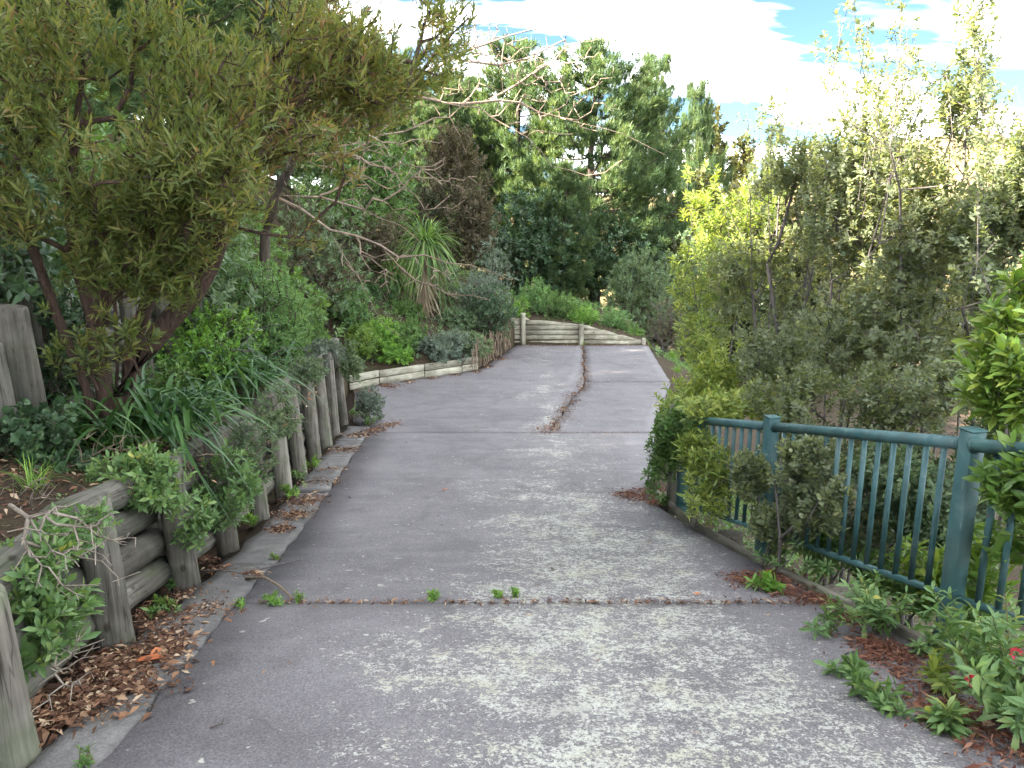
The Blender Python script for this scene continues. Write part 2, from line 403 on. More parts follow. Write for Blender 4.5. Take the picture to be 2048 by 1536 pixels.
def hill_mat():
    m, nt = mat_new('dry_grass_hill'); p = geo_pos(nt)
    a = noise_node(nt, p, .02, 6, .62, .4); f = noise_node(nt, p, .35, 4, .65)
    r = ramp_node(nt, [(.35, (.17, .135, .07)), (.55, (.24, .19, .10)), (.7, (.14, .13, .065))]); nt.links.new(a.outputs[0], r.inputs[0])
    g = ramp_node(nt, [(.35, (.75, .75, .75)), (.65, (1.15, 1.15, 1.15))]); nt.links.new(f.outputs[0], g.inputs[0])
    c = mix_col(nt, .8, r.outputs[0], g.outputs[0], 'MULTIPLY')
    finish(nt, c, .95, f.outputs[0], .5, .6, spec=.1)
    return m
def paint_mat():
    m, nt = mat_new('green_fence_paint'); p = geo_pos(nt)
    a = noise_node(nt, p, 4, 5, .65, .5); f = noise_node(nt, mapped(nt, p, (28, 28, 9)), 1.0, 5, .7, .3)
    r = ramp_node(nt, [(.3, (.020, .070, .072)), (.55, (.044, .112, .115)), (.75, (.11, .18, .185))]); nt.links.new(a.outputs[0], r.inputs[0])
    w = ramp_node(nt, [(.60, (0, 0, 0)), (.68, (1, 1, 1))]); nt.links.new(f.outputs[0], w.inputs[0])
    c = mix_col(nt, math_node(nt, 'MULTIPLY', w.outputs[0], .55), r.outputs[0], (.18, .26, .25))
    ch = ramp_node(nt, [(.715, (0, 0, 0)), (.73, (1, 1, 1))]); nt.links.new(f.outputs[0], ch.inputs[0])
    c = mix_col(nt, ch.outputs[0], c, (.55, .58, .56))
    ru = noise_node(nt, p, 16, 5, .7, .4); rr_ = ramp_node(nt, [(.665, (0, 0, 0)), (.70, (1, 1, 1))]); nt.links.new(ru.outputs[0], rr_.inputs[0])
    c = mix_col(nt, math_node(nt, 'MULTIPLY', rr_.outputs[0], .8), c, (.10, .045, .022))
    di = noise_node(nt, mapped(nt, p, (9, 9, 2.5)), 1.0, 4, .65, .3); dr_ = ramp_node(nt, [(.45, (0, 0, 0)), (.7, (1, 1, 1))]); nt.links.new(di.outputs[0], dr_.inputs[0])
    c = mix_col(nt, math_node(nt, 'MULTIPLY', dr_.outputs[0], .45), c, (.07, .085, .075))
    finish(nt, c, .55, f.outputs[0], .2, .004, spec=.4)
    return m

M = dict(
    drive=drive_mat(), strip=strip_mat(), soil=soil_mat(), hill=hill_mat(), paint=paint_mat(),
    post=wood_mat('grey_post_wood', (.105, .097, .082), (.225, .208, .178), mossy=.45),
    rail=wood_mat('grey_rail_wood', (.085, .08, .068), (.18, .168, .145), mossy=.6),
    pale=wood_mat('pale_treated_wood', (.27, .25, .19), (.44, .42, .34), moss=(.12, .14, .07), mossy=.35),
    kerb=wood_mat('kerb_wood', (.10, .088, .07), (.20, .18, .15), mossy=.5),
    joint=None,
    bark_red=bark_mat('stringy_red_bark', (.022, .015, .011), (.105, .066, .05), (55, 55, 5)),
    bark_grey=bark_mat('grey_bark', (.07, .06, .056), (.17, .152, .142)),
    bark_dark=bark_mat('dark_bark', (.03, .024, .02), (.09, .07, .055)),
    bark_pale=bark_mat('pale_twig_bark', (.19, .14, .105), (.34, .26, .20)),
    bark_skirt=bark_mat('dry_leaf_skirt', (.12, .085, .06), (.36, .28, .20), (40, 40, 2)),
    ake=leaf_mat('bronze_olive_leaf', [(0, (.072, .105, .034)), (.45, (.140, .172, .050)), (.64, (.205, .200, .062)), (.78, (.225, .150, .072)), (1, (.235, .105, .08))], .48, .5, .3),
    green=leaf_mat('mid_green_leaf', [(0, (0.049, 0.102, 0.029)), (.6, (0.113, 0.206, 0.056)), (1, (0.198, 0.281, 0.082))], .36),
    bright=leaf_mat('bright_green_leaf', [(0, (0.073, 0.160, 0.029)), (.6, (0.153, 0.305, 0.052)), (1, (0.262, 0.421, 0.073))], .4),
    feather=leaf_mat('feathery_green_leaf', [(0, (0.072, 0.153, 0.054)), (.6, (0.153, 0.278, 0.094)), (1, (0.250, 0.375, 0.134))], .4),
    agap=leaf_mat('strap_leaf', [(0, (0.024, 0.066, 0.018)), (.6, (0.051, 0.122, 0.032)), (1, (0.099, 0.185, 0.053))], 0.25, .42, .4),
    dark=leaf_mat('dark_evergreen_leaf', [(0, (0.028, 0.058, 0.028)), (.6, (0.058, 0.111, 0.050)), (1, (0.106, 0.164, 0.067))], .22, .4, .45),
    silver=leaf_mat('silver_green_leaf', [(0, (0.077, 0.110, 0.083)), (.6, (0.143, 0.187, 0.143)), (1, (0.242, 0.286, 0.220))], .25),
    brown=leaf_mat('grey_brown_leaf', [(0, (.055, .052, .030)), (.5, (.105, .092, .058)), (1, (.165, .130, .095))], .25, .7, .15),
    olive=leaf_mat('grey_green_leaf', [(0, (0.071, 0.117, 0.061)), (.6, (0.133, 0.197, 0.100)), (1, (0.214, 0.268, 0.133))], .32),
    pine=leaf_mat('pine_needle', [(0, (.042, .082, .042)), (.5, (.085, .140, .058)), (.8, (.15, .195, .066)), (1, (.21, .24, .075))], .3, .55, .25),
    far=leaf_mat('far_tree_leaf', [(0, (.05, .065, .028)), (.6, (.11, .115, .045)), (1, (.19, .165, .065))], .3),
    fard=leaf_mat('far_dark_leaf', [(0, (0.034, 0.057, 0.034)), (.6, (0.069, 0.103, 0.052)), (1, (0.115, 0.149, 0.069))], .3),
    pitto=leaf_mat('small_round_leaf', [(0, (.130, .168, .096)), (.5, (.205, .245, .145)), (.82, (.28, .305, .15)), (.93, (.40, .37, .12)), (1, (.40, .30, .12))], .48, .42, .45),
    varieg=leaf_mat('lime_leaf', [(0, (0.112, 0.175, 0.047)), (.5, (0.222, 0.301, 0.072)), (1, (0.476, 0.491, 0.127))], .42, .45, .4),
    lime=leaf_mat('big_lime_leaf', [(0, (0.077, 0.154, 0.033)), (.5, (0.138, 0.237, 0.050)), (1, (0.275, 0.330, 0.066))], .4, .4, .45),
    weed=leaf_mat('valerian_leaf', [(0, (0.073, 0.145, 0.048)), (.55, (0.140, 0.242, 0.085)), (.85, (0.242, 0.327, 0.109)), (1, (0.500, 0.436, 0.085))], .34, .45, .4),
    litter=leaf_mat('dead_leaf', [(0, (.045, .022, .014)), (.4, (.105, .052, .032)), (.72, (.20, .105, .06)), (.9, (.34, .23, .14)), (1, (.46, .36, .25))], .1, .75, .2),
    mulch=leaf_mat('red_brown_mulch', [(0, (.05, .02, .014)), (.5, (.12, .048, .03)), (.85, (.19, .085, .05)), (1, (.27, .15, .10))], .1, .8, .15),
    straw=leaf_mat('dry_straw', [(0, (.12, .09, .06)), (.6, (.24, .19, .13)), (1, (.36, .30, .22))], .15, .8, .15),
    orange=leaf_mat('orange_leaf', [(0, (.32, .09, .03)), (1, (.48, .17, .06))], .2, .6, .3),
    tan=leaf_mat('tan_leaf', [(0, (.32, .22, .14)), (1, (.46, .33, .22))], .2, .7, .2),
    flower=leaf_mat('crimson_flower', [(0, (.35, .02, .05)), (1, (.55, .06, .10))], .3, .6, .2),
)

# ------------------------------------------------------------------ plant helpers
def cloud_noise(Pn, scale, seed):
    r = np.random.default_rng(seed)
    k = r.normal(size=(9, 3)) * scale; ph = r.uniform(0, 6.28, 9)
    return np.cos(Pn @ k.T + ph).mean(1) * 1.6
# leaf templates: (t along, s across, h lift), triangles
TM = {
    'tri': (np.array([[0, -.5, 0], [0, .5, 0], [1, 0, 0]]), np.array([[0, 1, 2]])),
    'dia': (np.array([[0, 0, 0], [.45, -.5, .12], [.45, .5, .12], [1, 0, 0]]), np.array([[0, 2, 1], [1, 2, 3]])),
    'd4': (np.array([[0, 0, 0], [.42, -.5, .16], [.45, 0, 0], [.42, .5, .16], [1, 0, -.05]]), np.array([[0, 2, 1], [0, 3, 2], [1, 2, 4], [2, 3, 4]])),
    'd8': (np.array([[0, 0, 0], [.28, -.36, .14], [.28, 0, 0], [.28, .36, .14], [.66, -.48, .16], [.66, 0, 0], [.66, .48, .16], [1, 0, -.04]]),
           np.array([[0, 2, 1], [0, 3, 2], [1, 2, 5], [1, 5, 4], [2, 3, 6], [2, 6, 5], [4, 5, 7], [5, 6, 7]])),
    'r8': (np.array([[0, 0, 0], [.22, -.44, .10], [.25, 0, 0], [.22, .44, .14], [.68, -.46, .18], [.62, 0, 0], [.68, .46, .10], [1, 0, .02]]),
           np.array([[0, 2, 1], [0, 3, 2], [1, 2, 5], [1, 5, 4], [2, 3, 6], [2, 6, 5], [4, 5, 7], [5, 6, 7]])),
}
def leaves(B, Dv, Nn, L, W, tm='d4', droop=.15, rnd=None, r=rng):
    n = len(B)
    tv, tt = TM[tm]; k = len(tv)
    Dv = norm(Dv); Nn = norm(Nn - Dv * (Nn * Dv).sum(1, keepdims=True)); Sd = np.cross(Dv, Nn)
    L = np.broadcast_to(L, (n,)); W = np.broadcast_to(W, (n,)); dr = droop * r.uniform(.3, 1.5, n)
    V = (B[:, None] + Dv[:, None] * (tv[None, :, 0:1] * L[:, None, None]) + Sd[:, None] * (tv[None, :, 1:2] * W[:, None, None])
         + Nn[:, None] * (tv[None, :, 2:3] * W[:, None, None] - (dr * L)[:, None, None] * (tv[None, :, 0:1] ** 2)))
    tris = (tt[None] + (np.arange(n) * k)[:, None, None]).reshape(-1, 3)
    if rnd is None: rnd = r.uniform(0, 1, n)
    return V.reshape(-1, 3), tris, np.repeat(rnd, len(tt))
def shoots(Pp, Dd, k, length, a0=.35, a1=1.2, L=.1, W=.02, tm='d4', droop=.15, jit=.25, r=rng, rb=None, rj=.35, opposite=False):
    """k leaves round the last LENGTH of each shoot ending at Pp, pointing along Dd"""
    n = len(Pp)
    Dd, U, Wv = frames(Dd)
    j = np.tile(np.arange(k), n); i = np.repeat(np.arange(n), k)
    f = (j + r.uniform(0, .8, n * k)) / k                    # 0 = tip, 1 = base
    ph = (np.where(j % 2 == 0, 0, np.pi) + (j // 2) * np.pi / 2 if opposite else j * 2.39996) + np.repeat(r.uniform(0, 6.28, n), k) + r.normal(0, jit, n * k)
    al = a0 + (a1 - a0) * f + r.normal(0, jit * .6, n * k)
    rad = U[i] * np.cos(ph)[:, None] + Wv[i] * np.sin(ph)[:, None]
    ld = Dd[i] * np.cos(al)[:, None] + rad * np.sin(al)[:, None]
    nn = Dd[i] * np.sin(al)[:, None] - rad * np.cos(al)[:, None] + r.normal(0, .25, (n * k, 3))
    B = Pp[i] - Dd[i] * (length * f)[:, None]
    sz = np.clip(np.exp(r.normal(-.12, .24, n * k)), .4, 1.5) * np.where(f < .18, .75, 1.0)
    base = r.uniform(0, 1, n) if rb is None else rb
    rnd = np.clip(base[i] * (1 - rj) + r.uniform(0, 1, n * k) * rj, 0, 1)
    return leaves(B, ld, nn, L * sz, W * sz, tm, droop, rnd, r)
def sample_blobs(blobs, n, seed, shell=.45, clump=2.2, thr=-.25):
    """points in a union of ellipsoids (cx,cy,cz,rx,ry,rz), thinned into clumps"""
    r = np.random.default_rng(seed)
    b = np.array(blobs, float)
    vol = (b[:, 3] * b[:, 4] * b[:, 5]) ** .6; vol /= vol.sum()
    out = []; tot = 0
    while tot < n:
        i = r.choice(len(b), n * 2, p=vol)
        d = norm(r.normal(size=(n * 2, 3))) * (r.uniform(0, 1, (n * 2, 1)) ** shell)
        p = b[i, :3] + d * b[i, 3:6]
        keep = cloud_noise(p, clump, seed + 5) + r.normal(0, .15, len(p)) > thr
        p = p[keep]; out.append(p); tot += len(p)
    return np.concatenate(out)[:n]
def grow(stems, tips, bf=.35, seg=.25, wob=.12, seed=1, upb=0.0):
    """stems: list of polylines; returns node positions, parents, downstream tip counts, tip node ids"""
    r = np.random.default_rng(seed)
    maxn = sum(len(s) for s in stems) + len(tips) * 14 + 10
    X = np.zeros((maxn, 3)); par = np.full(maxn, -1); pl = np.zeros(maxn); n = 0
    for s in stems:
        s = np.asarray(s, float)
        for q in range(len(s)):
            X[n] = s[q]
            if q == 0 and n:
                dd = np.linalg.norm(X[:n] - s[0], axis=1); jj = int(np.argmin(dd))
                if dd[jj] < .02 or len(s) == 3: par[n] = jj; pl[n] = pl[jj]
            if q: par[n] = n - 1; pl[n] = pl[n - 1] + np.linalg.norm(s[q] - s[q - 1])
            n += 1
    root = np.mean([s[0] for s in stems], axis=0)
    order = np.argsort(np.linalg.norm(tips - root, axis=1))
    tid = np.zeros(len(tips), int)
    for i in order:
        tp = tips[i]
        d = np.linalg.norm(X[:n] - tp, axis=1)
        c = d + bf * pl[:n] + np.where(X[:n, 2] > tp[2] + .1, upb * (X[:n, 2] - tp[2]), 0)
        a = int(np.argmin(c)); L = d[a]
        m = max(1, min(12, int(round(L / seg))))
        p0 = X[a]; prev = a
        side = r.normal(0, wob * L * .5, 3); side2 = r.normal(0, wob * L * .3, 3)
        for k in range(1, m + 1):
            t = k / m
            X[n] = p0 * (1 - t) + tp * t + side * math.sin(math.pi * t) + side2 * math.sin(2 * math.pi * t) + (r.normal(0, wob * seg * .35, 3) if k < m else 0)
            par[n] = prev; pl[n] = pl[prev] + L / m; prev = n; n += 1
        tid[i] = prev
    X, par = X[:n], par[:n]
    cnt = np.zeros(n); cnt[tid] += 1
    for i in range(n - 1, -1, -1):
        if par[i] >= 0: cnt[par[i]] += cnt[i]
    return X, par, cnt, tid
def branch_mesh(X, par, rad, sides=5, minr=0.0):
    n = len(X)
    has = par >= 0
    dirv = np.zeros_like(X); dirv[has] = X[has] - X[par[has]]
    for i in range(n):
        if par[i] < 0:
            ch = np.where(par == i)[0]; dirv[i] = X[ch[0]] - X[i] if len(ch) else (0, 0, 1)
    main = np.full(n, -1); best = np.zeros(n)
    for i in range(n):
        p = par[i]
        if p >= 0 and rad[i] > best[p]: best[p] = rad[i]; main[p] = i
    Dn, U, W = frames(dirv)
    out = []
    thick = max(.006, 2.2 * float(rad.min()))
    for lo_, hi_, sd_n in ((minr, thick, 3), (max(thick, minr), 1e9, max(6, sides))):
        e = np.where(has & (rad > lo_) & (rad <= hi_))[0]
        if len(e) == 0: continue
        p = par[e]
        is_main = main[p] == e
        r0 = np.where(is_main, rad[p], np.minimum(rad[p], rad[e] * 1.25)); r1 = rad[e]
        fr = np.where(is_main, p, e)
        a = np.arange(sd_n) / sd_n * 2 * np.pi; ca, sa = np.cos(a), np.sin(a)
        def rings(c, f, r): return c[:, None] + r[:, None, None] * (U[f][:, None] * ca[None, :, None] + W[f][:, None] * sa[None, :, None])
        V = np.concatenate([rings(X[p], fr, r0), rings(X[e], e, r1)], 1).reshape(-1, 3)
        j = np.arange(sd_n); k = (j + 1) % sd_n
        q = np.stack([j, k, k + sd_n, j + sd_n], 1)
        out.append((V, None, (q[None] + (np.arange(len(e)) * 2 * sd_n)[:, None, None]).reshape(-1, 4)))
    return join(out)
def straps(B, az, el, L, W, droop, segs=7, r=rng, rnd=None, twist=.15, keel=.25, taper=.55):
    """arching strap leaves"""
    n = len(B)
    d = np.stack([np.cos(az) * np.cos(el), np.sin(az) * np.cos(el), np.sin(el)], 1)
    sd_ = np.stack([-np.sin(az), np.cos(az), np.zeros(n)], 1)
    t = np.linspace(0, 1, segs + 1)
    c = B[:, None] + d[:, None] * (L[:, None] * t)[..., None] + np.array([0, 0, -1.])[None, None] * (L[:, None] * droop[:, None] * t[None] ** 2.2)[..., None]
    lat = r.normal(0, twist, n)
    c = c + sd_[:, None] * (L[:, None] * lat[:, None] * t[None] ** 2)[..., None]
    w = W[:, None] * np.minimum(1, (1 - t[None]) / taper + .04) * np.minimum(1, .55 + t[None] * 3)
    up = np.cross(d, sd_); up = np.where(up[:, 2:3] < 0, -up, up)
    l = c - sd_[:, None] * (w / 2)[..., None] + up[:, None] * (w * keel)[..., None]; rr = c + sd_[:, None] * (w / 2)[..., None] + up[:, None] * (w * keel)[..., None]
    V = np.stack([l, c, rr], 2).reshape(-1, 3)                # n, segs+1, 3
    q = []
    for s in range(segs):
        o = s * 3
        q += [[o, o + 1, o + 4, o + 3], [o + 1, o + 2, o + 5, o + 4]]
    Q = (np.array(q)[None] + (np.arange(n) * 3 * (segs + 1))[:, None, None]).reshape(-1, 4)
    if rnd is None: rnd = r.uniform(0, 1, n)
    return V, Q, np.repeat(rnd, 2 * segs)
def pblob(u, v, y, ru, rv, ry):
    c = P(u, v, y); return (c[0], c[1], c[2], S(ru, y), ry, S(rv, y))
def plant_obj(name, label, cat, root, trunk, crown, tmat, cmat, group=None, extra=(), trunk_name='trunk'):
    """trunk: (V,t,Q); crown: (V,tris,rnd)"""
    root = np.asarray(root, float)
    th = thing(name, label, cat, root, group)
    if trunk is not None: obj(trunk_name, np_mesh(trunk_name, trunk[0] - root, trunk[1], trunk[2], smooth=True), tmat, th)
    if crown is not None: obj('crown', np_mesh('crown', crown[0] - root, crown[1], None, crown[2]), cmat, th)
    for nm, V, t, q, rn, m in extra: obj(nm, np_mesh(nm, V - root, t, q, rn), m, th)
    return th
def shrub(name, label, root, blobs, ntips, k, L, W, cmat, tmat, seed, stems=None, cat='shrub', tm='d4', shootlen=None, up=.6, outw=.5, bf=.35, seg=.25, rt=.004, expo=.45,
          shell=.45, clump=2.2, thr=-.25, a0=.35, a1=1.25, droop=.15, group=None, sides=5, minr=0.0, rj=.5, wob=.14, sub=0, opposite=False, extra_tips=None):
    r = np.random.default_rng(seed + 100)
    root = np.asarray(root, float)
    tips = sample_blobs(blobs, ntips, seed, shell, clump, thr)
    ctr = np.mean(np.array(blobs)[:, :3], axis=0)
    if extra_tips is not None and len(extra_tips): tips = np.concatenate([tips, extra_tips])
    if stems is None:
        stems = [[root, root * .6 + ctr * .4 + np.array([0, 0, .0])]]
    X, par, cnt, tid = grow(stems, tips, bf, seg, wob, seed)
    rad = rt * np.maximum(cnt, .8) ** expo
    V = branch_mesh(X, par, rad, sides, minr)
    p = X[tid]; g = norm(p - X[par[tid]])
    pts, dirs = [p], [g * .7 + np.array([0, 0, up]) + norm(p - ctr) * outw + r.normal(0, .3, p.shape)]
    for s in range(sub):                                         # more shoots a little way back along the twig
        q = p * (1 - .33 * (s + 1)) + X[par[tid]] * (.33 * (s + 1)) if s < 2 else p
        q = q + r.normal(0, (L if np.isscalar(L) else .1) * .6, p.shape)
        pts.append(q); dirs.append(g * .4 + np.array([0, 0, up]) + norm(p - ctr) * outw + r.normal(0, .7, p.shape))
    pts = np.concatenate(pts); dirs = np.concatenate(dirs)
    nzr = np.clip(cloud_noise(pts, 1.6, seed + 9) * .35 + .45 + r.normal(0, .16, len(pts)), 0, 1)
    cr = shoots(pts, dirs, k, shootlen if shootlen else L * 1.2, a0, a1, L, W, tm, droop, .25, r, nzr, rj, opposite)
    return plant_obj(name, label, cat, root, V, cr, tmat, cmat, group)

# ------------------------------------------------------------------ ground sheet
lo = np.concatenate([[0, .012], np.linspace(.12, 1.5, 12), [1.56, 1.68], np.linspace(1.9, 8, 26), np.geomspace(8.5, 260, 26)])
ro = np.concatenate([[0, .04], np.linspace(.15, 6, 26), np.geomspace(6.4, 420, 34)])
ys = np.concatenate([np.linspace(-11, 0, 14), np.linspace(.35, 13.4, 52), np.linspace(13.5, 22.9, 44), [23.02, 23.1], np.linspace(23.5, 40, 34), np.geomspace(41, 700, 46)])
rows = []
for y in ys:
    yl = min(y, 23.0)
    a, b = LW(yl), RW(yl)
    w_ = .29 if y < 15 else .05
    xs = np.concatenate([a - w_ - lo[::-1], [a - w_ + .01], np.linspace(a, b, 12), b + ro + 1e-4])
    rows.append(np.stack([xs, np.full(len(xs), y), T(xs, np.full(len(xs), y))], 1))
V = np.array(rows); nr, nc = V.shape[:2]
i = np.arange(nr - 1)[:, None] * nc + np.arange(nc - 1)[None]
Q = np.stack([i, i + 1, i + nc + 1, i + nc], -1).reshape(-1, 4)
g = obj('ground', np_mesh('ground', V.reshape(-1, 3), None, Q, smooth=True), M['soil']); tag(g, kind='structure')

def hill(name, pts, depth, y, mat):
    """ridge through pts [(u, v)] seen at distance y, falling towards and away from the viewer"""
    xs = np.array([P(u, v, y)[0] for u, v in pts]); zs = np.array([P(u, v, y)[2] for u, v in pts])
    gx = np.linspace(xs[0], xs[-1], 120); gy = np.linspace(-1, 1, 50)
    X, Yv = np.meshgrid(gx, gy)
    ridge = np.interp(X, xs, zs) + 30
    prof = np.cos(Yv * np.pi / 2) ** 1.3
    n = np.sin(X * .06 + Yv * 4) * .05 + np.sin(X * .021 - Yv * 7 + 1) * .06 + np.sin(X * .17 + Yv * 13) * .015
    Z = -30 + ridge * prof * (1 + n * (1 - prof) * 2.5)
    V = np.stack([X, y + Yv * depth, Z], -1).reshape(-1, 3)
    i = np.arange(49)[:, None] * 120 + np.arange(119)[None]
    o = obj(name, np_mesh(name, V, None, np.stack([i, i + 1, i + 121, i + 120], -1).reshape(-1, 4), smooth=True), mat)
    return tag(o, kind='structure')
hill('hill', [(1000, 420), (1250, 400), (1500, 370), (1640, 330), (1740, 300), (1850, 276), (1925, 266), (2000, 288), (2120, 300), (2300, 260), (2700, 330), (3300, 420)], 130, 300, M['hill'])
hill('far_hill', [(-1200, 430), (-300, 400), (400, 390), (900, 395), (1200, 390), (1500, 385), (1800, 350), (2300, 310), (3000, 330), (3800, 420)], 200, 560, M['hill'])

# ------------------------------------------------------------------ driveway slabs, joints, edge strip
m_, nt_ = mat_new('joint_soil'); pj = geo_pos(nt_); nn_ = noise_node(nt_, pj, 40, 4, .7); rj_ = ramp_node(nt_, [(.3, (.02, .016, .012)), (.7, (.075, .055, .038))]); nt_.links.new(nn_.outputs[0], rj_.inputs[0]); finish(nt_, rj_.outputs[0], .95, nn_.outputs[0], .8, .02, spec=.1)
M['joint'] = m_
def sheet(xf0, xf1, ylist, dz, nx=8, thick=.10, skew=None):
    rows = []
    for y in ylist:
        a, b = xf0(y), xf1(y)
        xs = np.linspace(a, b, nx)
        yy = np.full(nx, y) if skew is None else y + skew(xs, y)
        rows.append(np.stack([xs, yy, D(yy) + dz], 1))
    V = np.array(rows); nr = len(V)
    i = np.arange(nr - 1)[:, None] * nx + np.arange(nx - 1)[None]
    Q = np.stack([i, i + 1, i + nx + 1, i + nx], -1).reshape(-1, 4)
    top = V.reshape(-1, 3)
    per = np.concatenate([np.arange(nx), np.arange(1, nr) * nx + nx - 1, (nr - 1) * nx + np.arange(nx - 2, -1, -1), np.arange(nr - 2, 0, -1) * nx])
    low = top[per] - np.array([0, 0, thick])
    n = len(top); m = len(per); k = np.arange(m); k2 = (k + 1) % m
    Q2 = np.stack([per[k], n + k, n + k2, per[k2]], 1)
    return np.concatenate([top, low]), None, np.concatenate([Q, Q2])
drv = obj('driveway', np_mesh('driveway', *[a for a in sheet(lambda y: LW(y) + .02, lambda y: RW(y) - .01, np.concatenate([np.linspace(-9, 13.5, 60), np.linspace(13.7, 22.95, 40)]), -.05, 6, .06)]), M['joint'])
tag(drv, kind='structure')
rough_e = lambda s: (lambda y: .012 * math.sin(y * 7.1 + s) + .010 * math.sin(y * 17.3 + 2 * s) + .006 * math.sin(y * 41 + s))
eL, eR = rough_e(.3), rough_e(1.9)
y1 = G(900, 1206)[1]; y2 = G(1200, 866)[1]
xl = lambda y: LE(y) + eL(y); xr = lambda y: RW(y) - .06 + eR(y) * .6
def slab(xa, xb, y0, y1_, nx=10, skew=None):
    V, t, q = sheet(xa, xb, np.linspace(y0, y1_, max(8, int((y1_ - y0) * 6))), 0.0, nx, .09, skew)
    return obj('slab', np_mesh('slab', V, t, q), M['drive'], drv)
# joint between near and middle slab, joint lines of the parking pad
jl = lambda y: np.interp(y, [y2, 15.6, 17.2, 22.9], [P(1095, 860, y2)[0], G(1140, 800)[0], G(1158, 745)[0], G(1172, 700)[0]]) + .02 * math.sin(y * 5)
slab(xl, xr, -9, y1 - .012)
sk = lambda xs, y: np.zeros_like(xs)
slab(xl, xr, y1 + .012, y2 - .012)
slab(xl, lambda y: jl(y) - .02, y2 + .012, 22.86)
slab(lambda y: jl(y) + .02, xr, y2 + .012, 17.55)
slab(lambda y: jl(y) + .02, xr, 17.575, 22.86)
es = obj('edge_strip', np_mesh('edge_strip', *sheet(lambda y: LW(y) + .03, lambda y: LE(y) - .10, np.linspace(-9, 13.2, 50), -.035, 3, .02)), M['joint']); tag(es, kind='structure')
yy0 = -3.0
seg_len = [2.2, 1.9, 2.6, 1.7, 1.25, 1.5, 2.1, 1.4, 1.9, 1.6, 1.5]
for k, sl in enumerate(seg_len):
    V, t, q = sheet(lambda y: LW(y) + .13 + .02 * math.sin(y * 9), lambda y: LE(y) - .018 + eL(y) * .9, np.linspace(yy0, min(13.1, yy0 + sl - .025), 16), .004 + .012 * math.sin(k * 2.3), 5, .05)
    obj('concrete_panel', np_mesh('concrete_panel', V, t, q), M['strip'], es)
    yy0 += sl
    if yy0 > 12.9: break

# ------------------------------------------------------------------ timber
def round_post(h, r0, seed, sides=40, lean=(0, 0)):
    """upright log with drying splits, local origin at ground, buried 0.25"""
    r = np.random.default_rng(seed)
    zs = np.concatenate([[-.25, 0], np.linspace(.1, .9, 7) * h, [h - r0 * .14, h - r0 * .04, h]])
    rr = r0 * np.concatenate([[1.05, 1.04], np.linspace(1.01, .965, 7), [.955, .92, .84]])
    a = np.arange(sides) / sides * 2 * np.pi
    lob = 1 + .03 * np.cos(2 * a + r.uniform(0, 6)) + .02 * np.cos(3 * a + r.uniform(0, 6)) + .012 * np.cos(7 * a + r.uniform(0, 6))
    split = [(r.integers(0, sides), r.uniform(-.1, .5) * h, h * r.uniform(.8, 1.1), r.uniform(.06, .13)) for _ in range(4)]
    V = []
    cut = r.uniform(-.08, .08, 2) * r0 * 2
    for z, q in zip(zs, rr):
        f = lob + .012 * np.cos(4 * a + z * 9 + seed) + r.normal(0, .006, sides)
        for (k, z0, z1, dep) in split:
            if z0 < z <= z1 + .02: f[k] -= dep
        tilt = (cut[0] * np.cos(a) + cut[1] * np.sin(a)) if z > h * .92 else 0
        V.append(np.stack([np.cos(a) * q * f + lean[0] * z, np.sin(a) * q * f + lean[1] * z, np.full(sides, z) + tilt], 1))
    V = np.concatenate(V); n = len(zs)
    Q = []
    j = np.arange(sides); k = (j + 1) % sides
    for i in range(n - 1): Q.append(np.stack([i * sides + j, i * sides + k, (i + 1) * sides + k, (i + 1) * sides + j], 1))
    c = len(V); V = np.concatenate([V, [[lean[0] * h, lean[1] * h, h + .004]]])
    t = np.stack([(n - 1) * sides + j, (n - 1) * sides + k, np.full(sides, c)], 1)
    return V, t, np.concatenate(Q)
def log_obj(name, a, b, r0, mat, parent, seed, sides=10, half=False):
    """horizontal log from a to b; local Z runs along it so that the grain does"""
    a = np.asarray(a, float); b = np.asarray(b, float); L = np.linalg.norm(b - a)
    r = np.random.default_rng(seed)
    z = np.linspace(-L / 2, L / 2, 5)
    an = np.arange(sides) / sides * 2 * np.pi
    lob = 1 + .03 * np.cos(2 * an + r.uniform(0, 6)) + r.normal(0, .012, sides)
    V = []
    for zz in z:
        q = r0 * (1 + r.normal(0, .012))
        V.append(np.stack([np.cos(an) * q * lob + r.normal(0, .004), np.sin(an) * q * lob, np.full(sides, zz)], 1))
    V = np.concatenate(V)
    j = np.arange(sides); k = (j + 1) % sides
    Q = np.concatenate([np.stack([i * sides + j, i * sides + k, (i + 1) * sides + k, (i + 1) * sides + j], 1) for i in range(4)])
    c = len(V); V = np.concatenate([V, [[0, 0, -L / 2 - .002], [0, 0, L / 2 + .002]]])
    t = np.concatenate([np.stack([k, j, np.full(sides, c)], 1), np.stack([4 * sides + j, 4 * sides + k, np.full(sides, c + 1)], 1)])
    o = obj(name, np_mesh(name, V, t, Q, smooth=True), mat, parent)
    o.rotation_mode = 'QUATERNION'
    o.rotation_quaternion = Vector(tuple(b - a)).to_track_quat('Z', 'Y')
    m = (a + b) / 2
    if parent is not None: m = m - np.array(parent.location)
    o.location = tuple(m)
    return o
